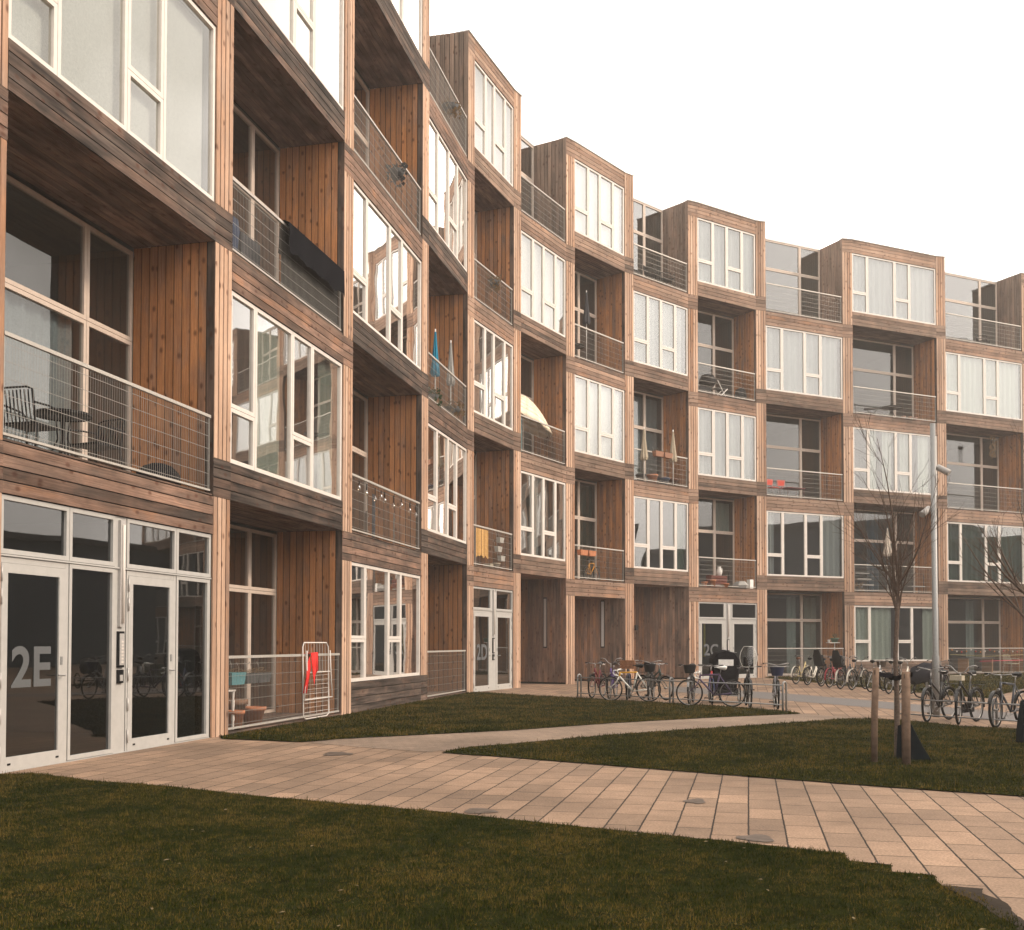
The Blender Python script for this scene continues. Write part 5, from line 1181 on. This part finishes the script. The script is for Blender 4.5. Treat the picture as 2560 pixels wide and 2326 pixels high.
# curtains -------------------------------------------------------------------
CM = {'pale': simple('pale_curtain', (.46, .47, .40), .9), 'grey': simple('grey_curtain', (.36, .355, .34), .9), 'green': simple('green_curtain', (.055, .085, .065), .9), 'white': simple('white_blind', (.62, .58, .53), .9), 'teal': simple('blue_curtain', (.07, .11, .14), .9)}
def curtain(k, r, t0, t1, kind, label, z0=None, z1=None, back=False, waves=None):
    f = bay[k]; d = (depth_of(k) if back else .03)+.17; za = LV[r]+(.12 if back or r == 0 else .5) if z0 is None else z0; zb = LV[r+1]-(.2 if back else .62) if z1 is None else z1
    mb = MB(); n = max(8, int((t1-t0)*14)); flat = kind == 'white'
    for i in range(n):
        a, b = t0+(t1-t0)*i/n, t0+(t1-t0)*(i+1)/n; wa = 0 if flat else .035*math.sin(i*1.35); wb = 0 if flat else .035*math.sin((i+1)*1.35)
        mb.face([f.P(a, d+wa, za), f.P(b, d+wb, za), f.P(b, d+wb*.8, zb), f.P(a, d+wa*.8, zb)], smooth=True)
    tag(mb.build('curtain', CM[kind]), label, 'curtain', 'curtains and blinds inside the windows')
curtain(0, 2, .1, 4.6, 'white', 'white blind filling the big window at the upper left'); curtain(1, 1, 3.9, 4.6, 'pale', 'pale curtain at the right of the first floor window beside the doors')
curtain(1, 1, 1.0, 2.2, 'pale', 'pale curtain in the wide middle pane of the first floor window'); curtain(1, 3, .1, 4.6, 'white', 'white blind behind the third floor window at the left')
curtain(2, 2, 3.3, 4.7, 'pale', 'pale curtain right in the second floor window of the third bay'); curtain(2, 0, 1.2, 1.9, 'teal', 'dark curtain in the ground floor window near the drying rack')
curtain(2, 4, .1, 4.7, 'white', 'white blind in the rooftop box at the top left'); curtain(3, 3, .1, 3.8, 'white', 'white blind in the third floor window of the fourth bay')
curtain(1, 0, .1, 3.0, 'teal', 'blue curtain inside the ground floor terrace window', back=True, z1=2.45)
curtain(0, 1, 1.7, 3.4, 'grey', 'grey curtain behind the first floor cafe balcony', back=True, z1=6.2); curtain(4, 4, .1, 3.0, 'white', 'white blind in the first rooftop box seen against the sky')
curtain(5, 1, .95, 1.5, 'grey', 'grey curtain left in the first floor window above the slot window'); curtain(5, 3, .1, 3.2, 'white', 'white blind in the third floor window left of the dark parasol')
curtain(6, 2, .1, 3.2, 'white', 'white blind in the window right of the open beige parasol'); curtain(6, 4, .1, 3.2, 'white', 'white blind in the second rooftop box against the sky')
curtain(6, 1, 2.2, 3.2, 'green', 'green curtain behind the small orange bicycle', back=True); curtain(7, 1, 2.6, 3.3, 'green', 'green curtain right in the first floor window above the bike rack')
curtain(7, 2, .1, 3.2, 'grey', 'grey curtain behind the closed beige parasols', back=True); curtain(7, 3, .1, 3.2, 'grey', 'grey curtain in the third floor window above the beige parasols'); curtain(8, 1, 2.25, 3.2, 'pale', 'pale curtain behind the crate balcony', back=True, z0=6.3)
curtain(8, 2, .1, 3.3, 'grey', 'grey blind in the window left of the red chairs'); curtain(8, 4, .1, 3.3, 'grey', 'grey blind in the third rooftop box against the sky')
curtain(9, 1, 3.2, 4.25, 'grey', 'ribbed grey curtain at the right of the window below the red chairs'); curtain(9, 1, .15, .5, 'grey', 'narrow grey curtain at the left of the window below the red chairs')
curtain(9, 3, .1, 4.2, 'grey', 'grey blind in the third floor window above the red chairs'); curtain(9, 0, .1, .4, 'pale', 'pale curtain left in the terrace window right of the 2C doors', back=True); curtain(9, 0, 3.4, 4.1, 'pale', 'pale curtain right in the terrace window beside the plant stand', back=True)
curtain(9, 0, 2.4, 2.9, 'pale', 'pale curtain at the middle of the terrace window beside the plant stand', back=True)
curtain(10, 0, .1, 2.3, 'pale', 'wide pale curtain in the ground floor window left of the young tree'); curtain(10, 0, 4.2, 4.9, 'pale', 'pale curtain in the ground floor window right of the lamp post')
curtain(10, 2, 1.0, 1.45, 'pale', 'left swept curtain in the second floor window behind the tree top'); curtain(10, 2, 1.85, 2.35, 'pale', 'second swept curtain in the second floor window behind the tree top'); curtain(10, 2, 2.9, 3.4, 'pale', 'third curtain in the second floor window behind the tree top'); curtain(10, 2, 4.0, 4.6, 'pale', 'right curtain in the second floor window left of the spotlight')
curtain(10, 4, .1, 4.9, 'grey', 'grey blind in the widest rooftop box'); curtain(10, 1, .1, 1.2, 'teal', 'blue grey curtain left behind the first floor shelves', back=True); curtain(10, 1, 2.2, 2.9, 'teal', 'blue grey curtain behind the cream parasol', back=True)
curtain(11, 1, .1, 5.0, 'green', 'dark green curtains across the first floor window at the right edge'); curtain(11, 3, .1, 5.0, 'pale', 'pale blind in the third floor window at the right edge'); curtain(11, 0, 2.9, 3.4, 'pale', 'narrow pale curtain in the terrace window at the right edge', back=True)
mb = MB(); f = bay[8]; mb.obox(f.P(.36, .10, .9), f.U(.10), Z3*1.36, f.D(.03)); tag(mb.build('yellow_pole', simple('yellow_paint', (.95, .60, .06), .5)), 'upright yellow pole inside the 2C door glass', 'pole')

# neighbours that the windows mirror ---------------------------------------------
def block(x, y, ang, L_, W_, H_, label, colr):
    root = empty('brick_building', (x, y, 0), R(ang), label, 'building'); a = MB(); a.box(0, L_, 0, W_, 0, H_); a.build('wall', simple('render_wall', colr, .9), root)
    r = MB(); r.box(-.3, L_+.3, -.3, W_+.3, H_+.002, H_+.35); r.build('roof', M['roof'], root)
    n = int(L_/3.4)
    for fl in range(int(H_/3.1)):
        w = MB()
        for i in range(n):
            x0 = 1+i*3.4; w.box(x0, x0+1.5, -.05, .02, .9+fl*3.1, 2.5+fl*3.1)
        w.build('window', M['black'], root)
block(52, -32, 90, 74, 12, 9.6, 'plain pale rendered block across the courtyard to the right', (.10, .12, .145))
block(50, 43, 90, 45, 12, 7.6, 'lower pale rendered block further along the courtyard', (.11, .135, .16))
block(-32, -38, 0, 90, 12, 12, 'plain grey rendered block behind the camera', (.12, .13, .14))
rg_ = random.Random(4)
t0 = tree((30, 6), 2.4, 'bare courtyard tree beyond the right picture edge, nearest one', 77, r=.12, limbs=9, llen=3.8, tilt=(20, 50), depth=2, leader=4.5, kids=(4, 6), group='courtyard trees beyond the frame')
for i, (x, y) in enumerate(((36, 20), (26, -8), (40, 32))):
    c = copy_tree(t0); c.location = (x, y, 0); c.rotation_euler = (0, 0, i*1.7+1); c['label'] = ['bare courtyard tree before the pale block, second one', 'bare courtyard tree to the right of the camera', 'bare courtyard tree near the far end of the pale block'][i]

# ------------------------------------------------------------------ air
m = bpy.data.materials.new('haze'); m.use_nodes = True; nt = m.node_tree; nt.nodes.clear()
o_ = nt.nodes.new('ShaderNodeOutputMaterial'); v_ = nt.nodes.new('ShaderNodeVolumePrincipled')
v_.inputs['Color'].default_value = (1.0, .93, .86, 1); v_.inputs['Density'].default_value = .0015; v_.inputs['Anisotropy'].default_value = .1
nt.links.new(v_.outputs[0], o_.inputs['Volume'])
mb = MB(); mb.box(-70, 110, -70, 130, -1.05, 23.5); o = mb.build('haze', m); tag(o, 'pale warm haze in the courtyard air', 'haze', kind='stuff')
